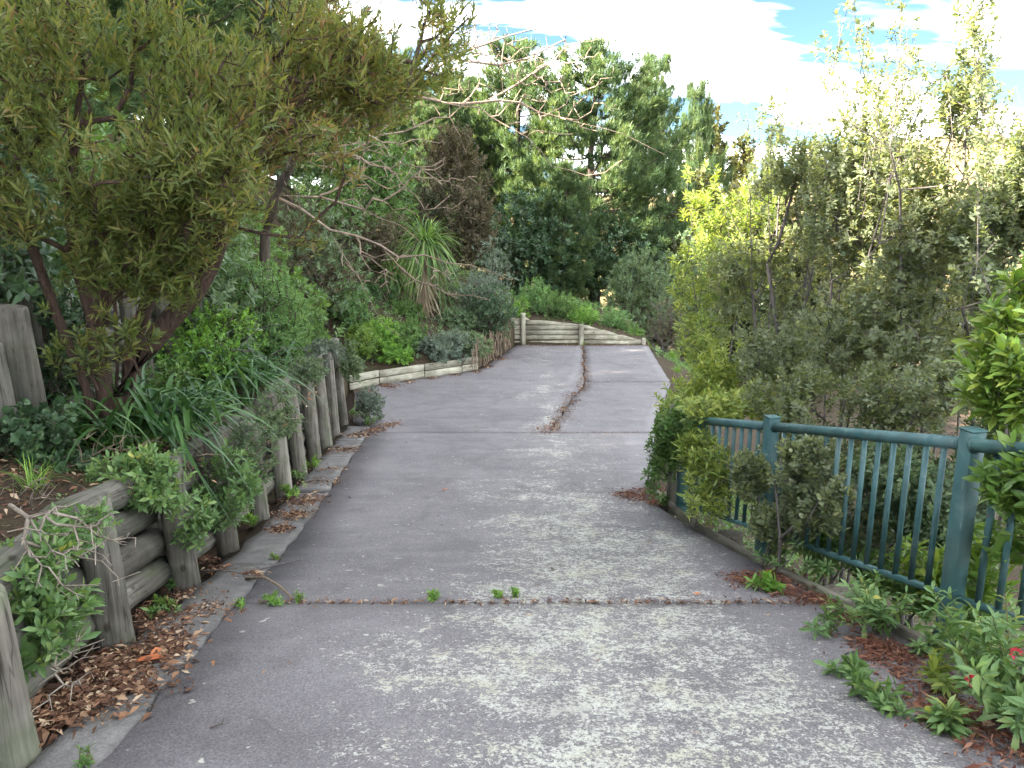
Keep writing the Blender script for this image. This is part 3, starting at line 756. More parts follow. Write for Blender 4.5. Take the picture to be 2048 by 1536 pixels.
def board_obj(name, a, b, w, h, mat, parent, bev=.008):
    a = np.asarray(a, float); b = np.asarray(b, float); L = np.linalg.norm(b - a)
    V, t, q = box((0, 0, 0), w, h, L, bev)
    o = obj(name, np_mesh(name, V, t, q), mat, parent)
    d = (b - a) / L; s = np.cross(d, [0, 0, 1.]); s /= np.linalg.norm(s); n = np.cross(s, d)
    from mathutils import Matrix
    Mx = Matrix(((s[0], n[0], d[0]), (s[1], n[1], d[1]), (s[2], n[2], d[2])))
    if Mx.determinant() < 0: Mx = Matrix(((-s[0], n[0], d[0]), (-s[1], n[1], d[1]), (-s[2], n[2], d[2])))
    o.rotation_mode = 'QUATERNION'; o.rotation_quaternion = Mx.to_quaternion()
    m = (a + b) / 2
    if parent is not None: m = m - np.array(parent.location)
    o.location = tuple(m)
    return o

# --- lower retaining wall along the left
wall = thing('retaining_wall', 'long low wall of round grey timber posts and stacked logs beside the driveway', 'retaining wall', (LW(3.8), 3.8, D(3.8)))
py = [.2, 1.4, 2.59, 3.8, 4.94, 5.97, 7.1, 8.2, 9.2, 10.3, 11.4, 12.4, 13.5]
ph = [None] * len(py)
for k, y in enumerate(py):
    x = LW(y); z = float(D(y)) - .03; top = float(WT(y)) + [.05, .06, .04, .02, .06, .08, .02, .09, .0, .08, .05, .10, .12][k]
    r0 = .8 * [.12, .125, .12, .122, .118, .11, .105, .12, .115, .125, .115, .105, .11][k]
    o = obj('post', np_mesh('post', *round_post(top - z, r0, 40 + k, lean=(-.05 + .02 * math.sin(k * 3.1), .0)), smooth=True), M['post'], wall)
    o.location = (x - wall.location[0], y - wall.location[1], z - wall.location[2]); o.rotation_euler = (0, 0, k * 1.7)
    o.rotation_euler = (0, 0, 0)
for k in range(len(py) - 1):
    ya, yb = py[k], py[k + 1]
    za, zb = float(D(ya)), float(D(yb)); H = min(WT(ya) - za, WT(yb) - zb)
    n = max(3, int(round(H / .185)))
    for j in range(n):
        off = .15 + .06 * (.5 + .5 * math.sin(j * 2.1 + k)) * .4 + .03 * j
        f = (j + .5) / n
        a = (LW(ya) - off, ya + .03, za + (WT(ya) - za) * f); b = (LW(yb) - off, yb - .03 + .06 * .0, zb + (WT(yb) - zb) * f)
        log_obj('log', a, b, .5 * (H / n) * 1.03, M['rail'], wall, 200 + k * 9 + j)
# --- upper retaining wall behind the tree on the left
wall2 = thing('upper_retaining_wall', 'thick weathered timber posts of the upper terrace wall behind the olive tree', 'retaining wall', (-3.75, 5.6, T(-3.6, 5.6)))
for k, (u, v, y, tv, r0) in enumerate([(12, 935, 5.25, 690, .13), (66, 860, 5.85, 612, .145), (108, 830, 6.6, 590, .13), (150, 800, 7.4, 585, .13), (-60, 985, 4.55, 700, .135)]):
    b = P(u, v, y); b[2] = float(T(b[0] + .25, y)) - .05
    h = P(u, tv, y)[2] - b[2]
    o = obj('post', np_mesh('post', *round_post(h, r0, 80 + k, lean=(-.06, 0)), smooth=True), M['post'], wall2)
    o.location = tuple(b - np.array(wall2.location))
for k, y in enumerate((8.3, 9.4, 10.5)):
    x = -3.95 - .12 * (y - 7.4); zb = float(T(x + .3, y)) - .05
    o = obj('post', np_mesh('post', *round_post(1.15, .13, 95 + k, lean=(-.05, 0)), smooth=True), M['post'], wall2); o.location = tuple(np.array([x, y, zb]) - np.array(wall2.location))
    for j in range(5):
        log_obj('log', (x - .2 - .02 * j, y - (.68 if k == 0 else 1.1), zb + .22 + .19 * j), (x - .22 - .02 * j, y + .02, zb + .15 + .19 * j), .098, M['rail'], wall2, 360 + k * 7 + j)
for j in range(5):
    a = P(-60, 985, 4.55); b = P(150, 800, 7.4); z = float(T(-3.5, 5.8)) + .1 + .19 * j
    log_obj('log', (a[0] - .22 - .02 * j, 4.3, z + .15), (b[0] - .22 - .02 * j, 7.6, z - .1), .098, M['rail'], wall2, 320 + j)

# --- low timber edging round the flower bed
edg = thing('timber_edging', 'low pale timber edging boards holding the planted bed by the parking pad', 'garden edging', (-3.0, 17.6, D(17.6)))
pts = [(-3.62, 16.7), (-3.05, 17.28), (-2.1, 18.06), (-1.25, 18.78), (-.86, 19.12)]
for k in range(len(pts) - 1):
    (xa, ya), (xb, yb) = pts[k], pts[k + 1]
    dvec = norm(np.array([xb - xa, yb - ya])) * .012
    for j, (h, zc) in enumerate(((.17, .085), (.165, .262))):
        zz = float(D(18)) + zc - .01
        board_obj('board', (xa + dvec[0], ya + dvec[1] + .01 * j, zz), (xb - dvec[0], yb - dvec[1] + .01 * j, zz + .012 * math.sin(k * 2 + j)), .05, h - .008, M['pale'], edg)
# --- end wall of the parking pad
ew = thing('end_retaining_wall', 'sloping timber board wall at the far end of the parking pad', 'retaining wall', (2.0, 22.95, D(22.9)))
z0 = float(D(22.9))
pxs = [P(1046, 690, 22.9)[0], P(1162, 690, 22.9)[0], P(1287, 690, 22.9)[0]]
for k, (x, h) in enumerate(zip(pxs, (.95, .62, .2))):
    V, t, q = (round_post(h, .075, 130 + k, 20) if k < 2 else box((0, 0, h / 2 - .1), .1, .1, h + .2, .01))
    o = obj('post', np_mesh('post', V, t, q, smooth=k < 2), M['pale'], ew); o.location = (x - ew.location[0], 22.88 - ew.location[1], z0 - ew.location[2])
topz = lambda x: np.interp(x, [-.5, pxs[0], pxs[1], pxs[2]], [.86, .78, .62, .12])
for bay, (xa, xb) in enumerate(((pxs[0] - .55, pxs[0]), (pxs[0], pxs[1]), (pxs[1], pxs[2]))):
    for j in range(6):
        zb, zt = j * .148, (j + 1) * .148 - .016
        if topz(xa) < zb + .04: continue
        xe = xb
        for xx in np.linspace(xb, xa, 60):
            if topz(xx) >= zb + .02: xe = xx; break
        if xe - xa < .1: continue
        xf = xa
        for xx in np.linspace(xe, xa, 60):
            if topz(xx) >= zt: xf = xx; break
        # board with a cut end following the slope, rounded face
        yo = .03 + .006 * math.sin(j * 2 + bay)
        prof = [(-.045, zb), (-.06, zb + .035), (-.062, (zb + zt) / 2), (-.06, zt - .035), (-.045, zt), (.03, zt), (.03, zb)]
        Va = np.array([[xa + .006, 22.96 + a + yo, z0 + b] for a, b in prof])
        Vb = np.array([[xe - .006 - (xe - xf) * (b - zb) / max(zt - zb, .01), 22.96 + a + yo, z0 + b] for a, b in prof])
        n = len(prof); i = np.arange(n); i2 = (i + 1) % n
        Q = np.stack([i, i2, i2 + n, i + n], 1)
        V = np.concatenate([Va, Vb, Va.mean(0)[None], Vb.mean(0)[None]])
        t = np.concatenate([np.stack([i2, i, np.full(n, 2 * n)], 1), np.stack([i + n, i2 + n, np.full(n, 2 * n + 1)], 1)])
        # put the grain along the board: local Z = world X
        Vl = V - np.array([(xa + xe) / 2, 22.96, z0])
        o = obj('board', np_mesh('board', np.stack([Vl[:, 1], Vl[:, 2], Vl[:, 0]], 1), t, Q), M['pale'], ew)
        o.rotation_mode = 'QUATERNION'
        from mathutils import Matrix
        o.rotation_quaternion = Matrix(((0, 0, 1), (1, 0, 0), (0, 1, 0))).to_quaternion()
        o.location = tuple(np.array([(xa + xe) / 2, 22.96, z0]) - np.array(ew.location))
# --- kerb boards and log stubs under the fence
kb = thing('timber_kerb', 'dark weathered timber kerb board along the driveway under the green fence', 'kerb', (RW(5.), 5., D(5.)))
ky = np.arange(-.6, 8.2, 1.45)
for k in range(len(ky) - 1):
    a, b = ky[k], ky[k + 1] - .012
    board_obj('board', (RW(a) - .01, a, D(a) - .045), (RW(b) - .01, b, D(b) - .045), .05, .17, M['kerb'], kb)
for k, y in enumerate((3.0, 4.75, 6.35, 7.9)):
    o = obj('log_stub', np_mesh('log_stub', *round_post(.28, .12, 150 + k), smooth=True), M['kerb'], kb)
    o.location = (RW(y) + .155 - kb.location[0], y - kb.location[1], D(y) - .26 - kb.location[2])

# ------------------------------------------------------------------ green metal fence
p1 = P(1893, 1270, 3.9); p3 = P(1362, 1020, 7.33)
fdir = norm((p3 - p1)[:2]); 
fence = thing('metal_fence', 'teal green painted steel fence with round rails and balusters beside the shrubs', 'fence', (p1[0], p1[1], D(3.9)))
def fpt(s):                                                # plan point s metres from the near post
    return p1[:2] + fdir * s
Lf = np.linalg.norm((p3 - p1)[:2])
post_s = [-2.0, 0, Lf * .555, Lf]
base_off = -.12
fl_ = np.array(fence.location)
def zt(s):                                                 # top rail height
    a = P(1925, 888, 3.9)[2]; b = P(1372, 838, 7.33)[2]
    return a + (b - a) * s / Lf
def zb_(s):
    a = P(1880, 1192, 3.9)[2]; b = zt(Lf) - (zt(0) - a)
    return a + (b - a) * s / Lf
for k, s in enumerate(post_s):
    x, y = fpt(s); top = zt(s) + .075; bot = float(D(y)) - .35
    V, t, q = box((0, 0, (top - bot) / 2), .094, .094, top - bot, .008)
    ang = math.atan2(fdir[1], fdir[0]) - math.pi / 2
    o = obj('post', np_mesh('post', V, t, q), M['paint'], fence); o.location = tuple(np.array([x, y, bot]) - fl_); o.rotation_euler = (0, 0, ang)
    V, t, q = box((0, 0, .004), .100, .100, .012, .003)
    c = obj('cap', np_mesh('cap', V, t, q), M['paint'], o); c.location = (0, 0, top - bot)
bal_me = np_mesh('baluster', *tube([[0, 0, 0], [0, 0, .5], [0, 0, 1]], .0175, 8), smooth=True); bal_me.materials.append(M['paint'])
for k in range(len(post_s) - 1):
    a, b = post_s[k] + .05, post_s[k + 1] - .05
    xa, ya = fpt(a); xb, yb = fpt(b)
    side = np.array([fdir[1], -fdir[0]]) * (-.035 if k == 0 else 0)
    sa = .0
    V = tube([[xa + side[0], ya + side[1], zt(a)], [(xa + xb) / 2 + side[0], (ya + yb) / 2 + side[1], zt((a + b) / 2)], [xb + side[0] + (fdir[0] * .03 if k == 0 else 0), yb + side[1], zt(b)]], .036, 12)
    obj('top_rail', np_mesh('top_rail', V[0] - fl_, V[1], V[2], smooth=True), M['paint'], fence)
    V, t, q = beam((xa, ya, zb_(a)), (xb, yb, zb_(b)), .035, .035, .004)
    obj('bottom_rail', np_mesh('bottom_rail', V - fl_, t, q), M['paint'], fence)
    for (e, sgn) in ((a, 1), (b, -1)):
        x, y = fpt(e + sgn * .006)
        x2, y2_ = fpt(e + sgn * .02)
        cv = tube([[x + side[0], y + side[1], zt(e)], [x2 + side[0], y2_ + side[1], zt(e)]], .043, 12)
        obj('weld_collar', np_mesh('weld_collar', cv[0] - fl_, cv[1], cv[2], smooth=True), M['paint'], fence)
    n = int((b - a) / .135)
    for j in range(1, n + 1):
        s = a + (b - a) * j / (n + 1); x, y = fpt(s)
        o = obj('baluster', bal_me, None, fence)
        o.location = tuple(np.array([x, y, zb_(s) + .01]) - fl_); o.scale = (1, 1, zt(s) - zb_(s) - .02)
ep = P(1348, 1000, 7.55)
o = obj('wooden_post', np_mesh('wooden_post', *box((0, 0, .25), .075, .075, 1.35, .01)), M['post']); o.location = tuple(ep + np.array([-.03, 0, .1])); o.rotation_euler = (.02, -.02, .3)
tag(o, 'square grey wooden post hugging the far end post of the green fence', 'post')

# ------------------------------------------------------------------ tree with bronze olive leaves, left
def gz(u, v, y, dz=0.0):
    b = P(u, v, y); b[2] = float(T(b[0], b[1])) + dz; return b
ar = gz(228, 885, 5.8, -.05)
def pl(*pts):
    return [P(*p) for p in pts]
stems = [[ar] + pl((210, 780, 5.8), (190, 650, 5.75), (150, 520, 5.7), (140, 400, 5.6), (150, 260, 5.5), (170, 120, 5.4)),
         [ar + np.array([.05, .03, 0])] + pl((240, 790, 5.85), (300, 690, 5.9), (345, 635, 5.9), (390, 585, 5.9), (425, 530, 5.9), (450, 450, 5.8), (500, 320, 5.8), (560, 230, 5.9), (640, 160, 6.0)),
         [ar + np.array([-.06, .05, 0])] + pl((235, 740, 5.95), (230, 600, 6.1), (250, 470, 6.2), (290, 300, 6.2), (310, 170, 6.2), (365, 40, 6.2)),
         [ar + np.array([.10, .08, 0])] + pl((255, 800, 5.95), (262, 700, 6.05), (300, 590, 6.1), (345, 470, 6.2), (400, 350, 6.2)),
         [ar + np.array([-.12, .08, 0])] + pl((190, 800, 5.9), (165, 690, 5.95), (185, 560, 6.0), (215, 420, 6.0)),
         [ar + np.array([-.08, -.03, 0])] + pl((170, 770, 5.7), (110, 620, 5.6), (60, 480, 5.4), (30, 330, 5.2))]
blobs = [pblob(140, 330, 5.3, 190, 150, .8), pblob(60, 440, 5.1, 150, 90, .6), pblob(330, 420, 5.6, 190, 90, .8), pblob(520, 410, 5.8, 150, 75, .7), pblob(640, 330, 6.1, 110, 80, .7),
         pblob(300, 300, 5.2, 130, 120, .7), pblob(480, 250, 6.2, 170, 90, .8), pblob(700, 170, 6.4, 150, 90, .8), pblob(820, 90, 6.6, 120, 80, .7), pblob(560, 60, 6.0, 220, 90, .9),
         pblob(250, 90, 5.6, 220, 100, .9), pblob(50, 120, 4.8, 130, 140, .7), pblob(760, -10, 6.3, 160, 80, .8), pblob(380, -40, 5.6, 300, 70, .9), pblob(250, 510, 5.4, 160, 45, .5), pblob(420, 500, 5.7, 110, 40, .5),
         pblob(90, 560, 5.2, 110, 50, .4), pblob(150, 610, 5.3, 60, 35, .3), pblob(330, 560, 5.5, 90, 40, .3), pblob(20, 620, 5.0, 50, 40, .3), pblob(880, 30, 6.9, 70, 70, .5), pblob(420, 340, 4.9, 170, 110, .5), pblob(560, 300, 5.2, 130, 90, .5), pblob(240, 200, 4.7, 180, 110, .5), pblob(420, 150, 5.2, 160, 90, .5), pblob(640, 440, 6.0, 70, 50, .4)]
shrub('broadleaf_tree', 'large multi-stemmed tree with bronze olive narrow leaves overhanging the wall', ar, blobs, 3000, 15, .092, .0175, M['ake'], M['bark_red'], 21, stems, cat='tree',
      tm='d4', shootlen=.19, up=.65, outw=.35, bf=.25, seg=.22, rt=.0030, expo=.46, shell=.40, clump=3.0, thr=-.02, a0=.15, a1=1.05, droop=.15, sides=7, wob=.2, rj=.55)
# low sprigs shooting from the trunk base
for k, (u, v, y, lab) in enumerate([(165, 720, 5.3, 'small olive sprig shooting from the tree trunk just above the dark ivy'), (250, 690, 5.4, 'olive leafy sprig growing in the fork of the red trunk')]):
    rt_ = P(u + 30, v + 60, y + .2)
    shrub('leafy_sprig', lab, rt_, [pblob(u, v - 10, y, 75, 60, .2)], 22, 10, .10, .024, M['ake'], M['bark_red'], 60 + k, cat='sprig', tm='d8', shootlen=.08, up=.8, rt=.003)

# ------------------------------------------------------------------ bare pale tree
br = gz(520, 560, 11.6, -.05)
bst = [[br] + pl((530, 470, 11.4), (550, 390, 11.0), (590, 310, 10.7), (690, 240, 10.4), (780, 200, 10.4), (880, 203, 10.3), (960, 215, 10.2), (1010, 250, 10.1), (1080, 300, 10.0), (1140, 340, 9.9), (1210, 345, 9.8), (1245, 320, 9.7)),
       pl((880, 203, 10.3), (960, 205, 10.4), (1040, 205, 10.5), (1120, 235, 10.6), (1200, 255, 10.7), (1260, 275, 10.8), (1330, 310, 10.9)),
       pl((690, 240, 10.4), (800, 170, 10.2), (900, 120, 10.0), (980, 85, 9.9), (1060, 60, 9.8), (1140, 35, 9.7), (1220, 30, 9.7), (1275, 0, 9.6)),
       pl((960, 205, 10.4), (1040, 165, 10.3), (1110, 120, 10.2), (1160, 85, 10.1), (1220, 70, 10.1), (1270, 60, 10.0)),
       pl((900, 120, 10.0), (1000, 130, 10.0), (1060, 115, 9.9), (1130, 80, 9.9)),
       pl((590, 310, 10.7), (690, 305, 10.2), (740, 330, 10.0), (790, 345, 9.9), (830, 390, 9.8), (850, 420, 9.8), (890, 415, 9.7), (930, 400, 9.6)),
       pl((690, 305, 10.2), (760, 270, 10.2), (830, 255, 10.1), (900, 235, 10.0)),
       pl((550, 390, 11.0), (660, 460, 10.3), (760, 490, 9.8), (850, 510, 9.6), (940, 530, 9.5), (1020, 560, 9.4)),
       pl((760, 490, 9.8), (830, 560, 9.7), (900, 590, 9.6), (980, 600, 9.5)),
       pl((660, 460, 10.3), (720, 560, 9.9), (760, 640, 9.8), (800, 670, 9.8)),
       pl((550, 390, 11.0), (730, 420, 10.1), (800, 450, 10.0), (850, 500, 9.9))]
def crook(st, seed=4, a=.035):
    r = np.random.default_rng(seed); out = []
    for s_ in st:
        q = [s_[0]]
        for k in range(1, len(s_)):
            m = (s_[k - 1] + s_[k]) / 2 + r.normal(0, a, 3); q += [m, s_[k]]
        out.append(q)
    return out
bst = crook(bst)
btips = sample_blobs([pblob(850, 170, 10.2, 170, 80, .5), pblob(1020, 130, 10.2, 130, 70, .5), pblob(1100, 220, 10.3, 130, 60, .4), pblob(740, 300, 10.3, 90, 100, .5), pblob(760, 390, 10.0, 100, 60, .4),
                      pblob(780, 540, 9.8, 110, 70, .4), pblob(900, 560, 9.6, 90, 45, .3), pblob(700, 180, 10.5, 120, 110, .5), pblob(620, 250, 10.6, 130, 150, .6), pblob(820, 290, 10.1, 150, 60, .4), pblob(1000, 90, 9.9, 150, 60, .4), pblob(880, 360, 9.9, 90, 60, .4), pblob(1120, 150, 10.2, 130, 70, .4), pblob(1150, 50, 9.8, 120, 40, .3), pblob(940, 60, 10.0, 90, 50, .3)], 900, 31, .6, 1.0, -9)
X, par, cnt, tid = grow(bst, btips, .16, .15, .20, 8)
# hand-laid stems have no counts of their own: thin them along their length
rad = .0050 * np.maximum(cnt, .9) ** .27
bt = branch_mesh(X, par, rad, 6)
bth = plant_obj('bare_tree', 'leafless tree with pale crooked twigs reaching out over the driveway', 'tree', br, bt, None, M['bark_pale'], None, trunk_name='branches')
tv = tube(bst[0][:8], np.linspace(.085, .05, 8), 8)
obj('trunk', np_mesh('trunk', tv[0] - br, tv[1], tv[2], smooth=True), M['bark_dark'], bth)

# ------------------------------------------------------------------ pines
def pine_parts(H, R, seed, whorls=20, dens=1.05, start=.12, lean=0.0):
    r = np.random.default_rng(seed)
    tz = np.linspace(0, H, 14)
    tx = np.cumsum(r.normal(0, .05, 14)); ty = np.cumsum(r.normal(0, .05, 14))
    rad = .022 * H * (1 - tz / H) ** .8 + .02
    trunk = [tube(np.stack([tx, ty, tz], 1), rad, 8)]
    TP, TD, RB = [], [], []
    for w in range(whorls):
        f = start + (1 - start) * (w + r.uniform(-.3, .3)) / whorls
        f = min(f, .985); z = f * H
        prof = math.sin(min(1, (1 - f) * 1.75 + .06) * math.pi / 2) * (.72 + .28 * min(1, f / .35))
        nb = r.integers(4, 7)
        for b in range(nb):
            az = b / nb * 2 * math.pi + r.uniform(-.4, .4) + w * 1.3
            ln = R * prof * r.uniform(.62, 1.18)
            el = .05 + .5 * f + r.normal(0, .12)
            t = np.linspace(0, 1, 6)
            rr = ln * t
            zz = z + ln * (math.tan(el) * t * .8 - .30 * t * (1 - t) * 1.2 + .18 * t ** 3)
            cx, cy = np.interp(z, tz, tx), np.interp(z, tz, ty)
            pts = np.stack([cx + np.cos(az) * rr, cy + np.sin(az) * rr, zz], 1)
            trunk.append(tube(pts, np.linspace(.012 * ln + .012, .01, 6), 4, False))
            nc = max(3, int(ln * 4.6 * dens))
            for c in range(nc):
                s = r.uniform(.28, 1.0) ** .8
                p = np.array([np.interp(s, t, pts[:, k]) for k in range(3)])
                lat = r.normal(0, .20 * ln * (1.1 - s) + .12)
                p = p + np.array([-math.sin(az), math.cos(az), 0]) * lat + np.array([0, 0, abs(r.normal(0, .16)) + .05])
                nt_ = 8
                q = p + r.normal(0, .17, (nt_, 3)) * np.array([1, 1, .8])
                d = np.array([math.cos(az) * .55, math.sin(az) * .55, .95]) + r.normal(0, .30, (nt_, 3))
                TP.append(q); TD.append(d); RB.append(np.clip(.45 + r.normal(0, .18) + np.zeros(nt_) + r.normal(0, .12, nt_), 0, 1))
    for c in range(9):                                         # candles on top
        TP.append(np.array([[r.normal(0, .35), r.normal(0, .35), H * (.97 + .03 * r.uniform()) + .1 * j] for j in range(5)])); TD.append(np.tile([0, 0, 1.], (5, 1)) + r.normal(0, .1, (5, 3))); RB.append(np.full(5, .6))
    TP, TD, RB = np.concatenate(TP), np.concatenate(TD), np.concatenate(RB)
    cr = shoots(TP, TD, 14, .16, .2, 1.1, .34, .042, 'tri', .05, .3, r, RB, .3)
    V, t_, q_ = join(trunk)
    return (V, t_, q_), cr
def make_template(trunk, crown, tmat, cmat):
    a = np_mesh('trunk', trunk[0], trunk[1], trunk[2], smooth=True); a.materials.append(tmat)
    b = np_mesh('crown', crown[0], crown[1], None, crown[2]); b.materials.append(cmat)
    return a, b
def place(tpl, name, label, cat, loc, rz, sc=(1, 1, 1), group=None):
    th = thing(name, label, cat, loc, group); th.rotation_euler = (0, 0, rz); th.scale = sc
    obj('trunk', tpl[0], None, th); obj('crown', tpl[1], None, th)
    return th
pineA = make_template(*pine_parts(13.0, 4.6, 3, 17), M['bark_dark'], M['pine'])
pineB = make_template(*pine_parts(13.0, 3.6, 9, 18, .95, .06), M['bark_dark'], M['pine'])
def tree_at(u, vtop, y, zbase=None):
    top = P(u, vtop, y); zb = float(T(top[0], y)) if zbase is None else zbase
    return np.array([top[0], y, zb]), top[2] - zb
for k, (tpl, u, vt, y, sx, rz, lab) in enumerate([
        (pineA, 1195, 92, 38, 1.0, .4, 'big dark pine with lit left side standing past the end wall, highest in the middle'),
        (pineB, 1040, 95, 42, 1.05, 2.1, 'pine half hidden behind bare twigs, next to the brown shrub'),
        (pineB, 1300, 120, 45, .6, 4.0, 'pine with tall upright candles just behind the big dark pine'),
        (pineB, 1405, 172, 52, .42, 1.2, 'smaller pine standing between the big dark pine and the tawny trees'),
        (pineA, 900, 150, 46, 1.0, 5.0, 'pine deep behind the bare tree and brown shrub'),
        (pineB, 800, 130, 50, 1.2, 1.7, 'pine far back above the green leafy shrub, behind bare twigs'),
        (pineA, 700, 60, 44, 1.1, .3, 'pine mostly screened by the olive crown, behind the bare tree'),
        (pineA, 945, 165, 47, .9, 2.6, 'pine behind the thick of the pale bare twigs'),
        (pineB, 855, 190, 40, 1.1, 4.4, 'pine between the green leafy shrub and the brown shrub'),
        (pineB, 1130, 330, 33, .95, 3.0, 'short bushy pine at the foot of the big dark pine')]):
    b, h = tree_at(u, vt, y)
    place(tpl, 'pine_tree', lab, 'pine tree', b, rz, (h / 13 * sx, h / 13 * sx, h / 13), 'pines beyond the end wall')
# tall trees added on the hillside to shade the drive, most out of view
hl = 'tall pine on the hillside, added to shade the drive and the shrubs'
for k, (x, y, h) in enumerate([(-10, -3.5, 6.5), (-8.4, 2.3, 4.4), (-9.4, 14.1, 5.6), (-8.7, 12.4, 5.0), (-11.6, 3.5, 7.01), (-11.4, 5.5, 7.41), (-9.6, 0.5, 5.7), (-12, 6.5, 6.4), (-12.5, 2.5, 5.6), (-9.5, 8.5, 5.6), (-11, 12, 7.4), (-10, 16, 8.6), (-12.5, 19.5, 7.2), (-9.5, 23, 7.6), (-12, 27, 8.6), (-8.5, 29.5, 8.8), (-10, 4.8, 5.3), (-11.5, 33, 8.5)]):
    nw = .72 if h in (7.01, 7.41) else 1.25  # narrow pair added to keep sun off the shrubs behind the fence
    place((pineA, pineB)[k % 2], 'pine_tree', hl, 'pine tree', (x, y, float(T(x, y)) - .2), k * 1.9, (h / 13 * nw, h / 13 * nw, h / 13), 'shade pines added on the left hillside')

# ------------------------------------------------------------------ far trees on the right
def far_tree(u, vt, y, wpx, mat, seed, lab, vb=None, dens=1.0, group='far trees past the shrubs'):
    b, h = tree_at(u, vt, y)
    w = S(wpx, y)
    bl = [(b[0], y, b[2] + h * .35, w, w, h * .3), (b[0], y, b[2] + h * .62, w * .8, w * .8, h * .25), (b[0], y, b[2] + h * .85, w * .42, w * .42, h * .15)]
    return shrub('far_tree', lab, b, bl, int(720 * dens), 11, .46, .24, mat, M['bark_dark'], seed, [[b, b + np.array([0, 0, h * .9])]], cat='tree', tm='dia', shootlen=.5, up=.5, outw=.6, seg=.8, rt=.012, shell=.38, clump=.7, thr=-.3, minr=.02, group=group)
for k, a in enumerate([(1330, 195, 70, 75, 'fard', 'blue-green distant tree showing just over the pine at its right shoulder'), (1425, 205, 62, 75, 'far', 'tawny tall tree lit by sun, first one past the pines'),
                       (1490, 262, 66, 60, 'far', 'tawny distant tree second past the pines'), (1550, 248, 72, 55, 'fard', 'grey-green distant tree behind the first tall shrub stems'), (1625, 245, 68, 60, 'far', 'tawny distant tree showing between the tall shrub stems'),
                       (1400, 340, 48, 80, 'far', 'yellowish bushy tree at the foot of the tawny trees'), (1340, 400, 44, 70, 'far', 'yellow lit tree behind the grey-green rounded bush'), (1700, 300, 75, 70, 'fard', 'dark distant tree behind the middle shrub'),
                       (1480, 470, 40, 90, 'fard', 'green tree behind the lime shrub'), (1800, 340, 80, 80, 'fard', 'distant dark tree low before the golden hill'), (1620, 480, 45, 100, 'far', 'tawny bushy tree screened by shrub stems'),
                       (1900, 360, 85, 90, 'fard', 'dark tree patch on the slope under the golden hill top'), (1990, 380, 80, 90, 'fard', 'dark tree at the foot of the golden hill, nearest the picture edge'), (1780, 520, 50, 110, 'far', 'yellowish tree low behind the shrub thicket'), (1950, 560, 50, 110, 'far', 'yellowish tree low behind the lime big-leaf shrub')]):
    far_tree(a[0], a[1], a[2], a[3], M[a[4]], 300 + k, a[5])

# ------------------------------------------------------------------ bushes round the far end
def bush(u, v, y, ru, rv, ry, lab, mat, seed, n=300, k=12, L=.08, W=.03, tm='d4', name='shrub', bark='bark_dark', group=None, root=None, extra=(), **kw):
    bl = [pblob(u, v, y, ru, rv, ry)] + [pblob(*e) for e in extra]
    rt_ = gz(u, v, y, -.05) if root is None else np.asarray(root, float)
    if root is None:
        c = bl[0]; top = c[2] + c[5]; g0 = rt_[2] + .05
        if c[2] - c[5] > g0: bl[0] = (c[0], c[1], (top + g0) / 2, c[3], c[4], (top - g0) / 2)
    sh = 0.0
    if root is None and y < 15 and u < 760 and bl[0][0] > LW(y) - .3 - bl[0][3] * .6:
        sh = LW(y) - .3 - bl[0][3] * .6 - bl[0][0]
        bl = [(b[0] + sh,) + tuple(b[1:]) for b in bl]; rt_[0] += sh; rt_[2] = float(T(rt_[0], y)) - .05
        c = bl[0]; top = P(u, v, y)[2] + S(rv, y); bl[0] = (c[0], c[1], (top + rt_[2]) / 2, c[3], c[4], max(.15, (top - rt_[2]) / 2))
    if rt_[2] > bl[0][2] - .05: rt_[2] = bl[0][2] - bl[0][5] * .9
    return shrub(name, lab, rt_, bl, n, k, L, W, M[mat], M[bark], seed, tm=tm, group=group, **kw)
bush(905, 370, 27, 85, 110, 1.6, 'tall rounded brownish purple fine-leaved shrub before the pines', 'brown', 401, 1500, 14, .17, .05, 'dia', extra=[(900, 300, 27, 55, 60, 1.1), (925, 450, 27, 75, 70, 1.4), (870, 440, 26, 60, 80, 1.2)], up=1.0, shell=.36, clump=1.2, thr=-.5, shootlen=.2, minr=.006)
bush(700, 330, 24, 90, 130, 1.6, 'green leafy shrub on the bank behind the bare tree', 'green', 402, 900, 12, .16, .06, 'dia', extra=[(790, 390, 24, 50, 110, 1.2)], minr=.006)
bush(640, 440, 18, 100, 90, 1.4, 'dark green shrub behind the bare twigs above the feathery shrubs', 'olive', 403, 600, 12, .10, .035, 'dia', minr=.006)
bush(760, 470, 22, 70, 60, 1.0, 'reddish brown bush next to the palm-like tree', 'brown', 404, 500, 12, .12, .03, 'dia', minr=.006)
bush(985, 520, 22.5, 48, 60, .8, 'silvery grey-leaved shrub above the end of the flower bed', 'silver', 405, 520, 12, .10, .026, 'dia', extra=[(960, 590, 21.5, 50, 50, .7)], minr=.005)
bush(975, 610, 21, 60, 45, .7, 'dark green shrub overhanging the corner of the flower bed', 'dark', 406, 480, 12, .09, .03, 'dia', extra=[(1005, 640, 21.3, 30, 40, .5)], minr=.005)
bush(1280, 560, 29, 72, 70, 1.4, 'rounded grey-green bush past the end wall below the pines', 'olive', 407, 900, 13, .13, .05, 'dia', shell=.36, thr=-.6, minr=.006)
bush(1325, 640, 25.5, 60, 45, 1.0, 'brown twiggy bush beside the low end of the far wall', 'brown', 408, 420, 8, .09, .02, 'dia', bark='bark_grey', up=.3, minr=.003)
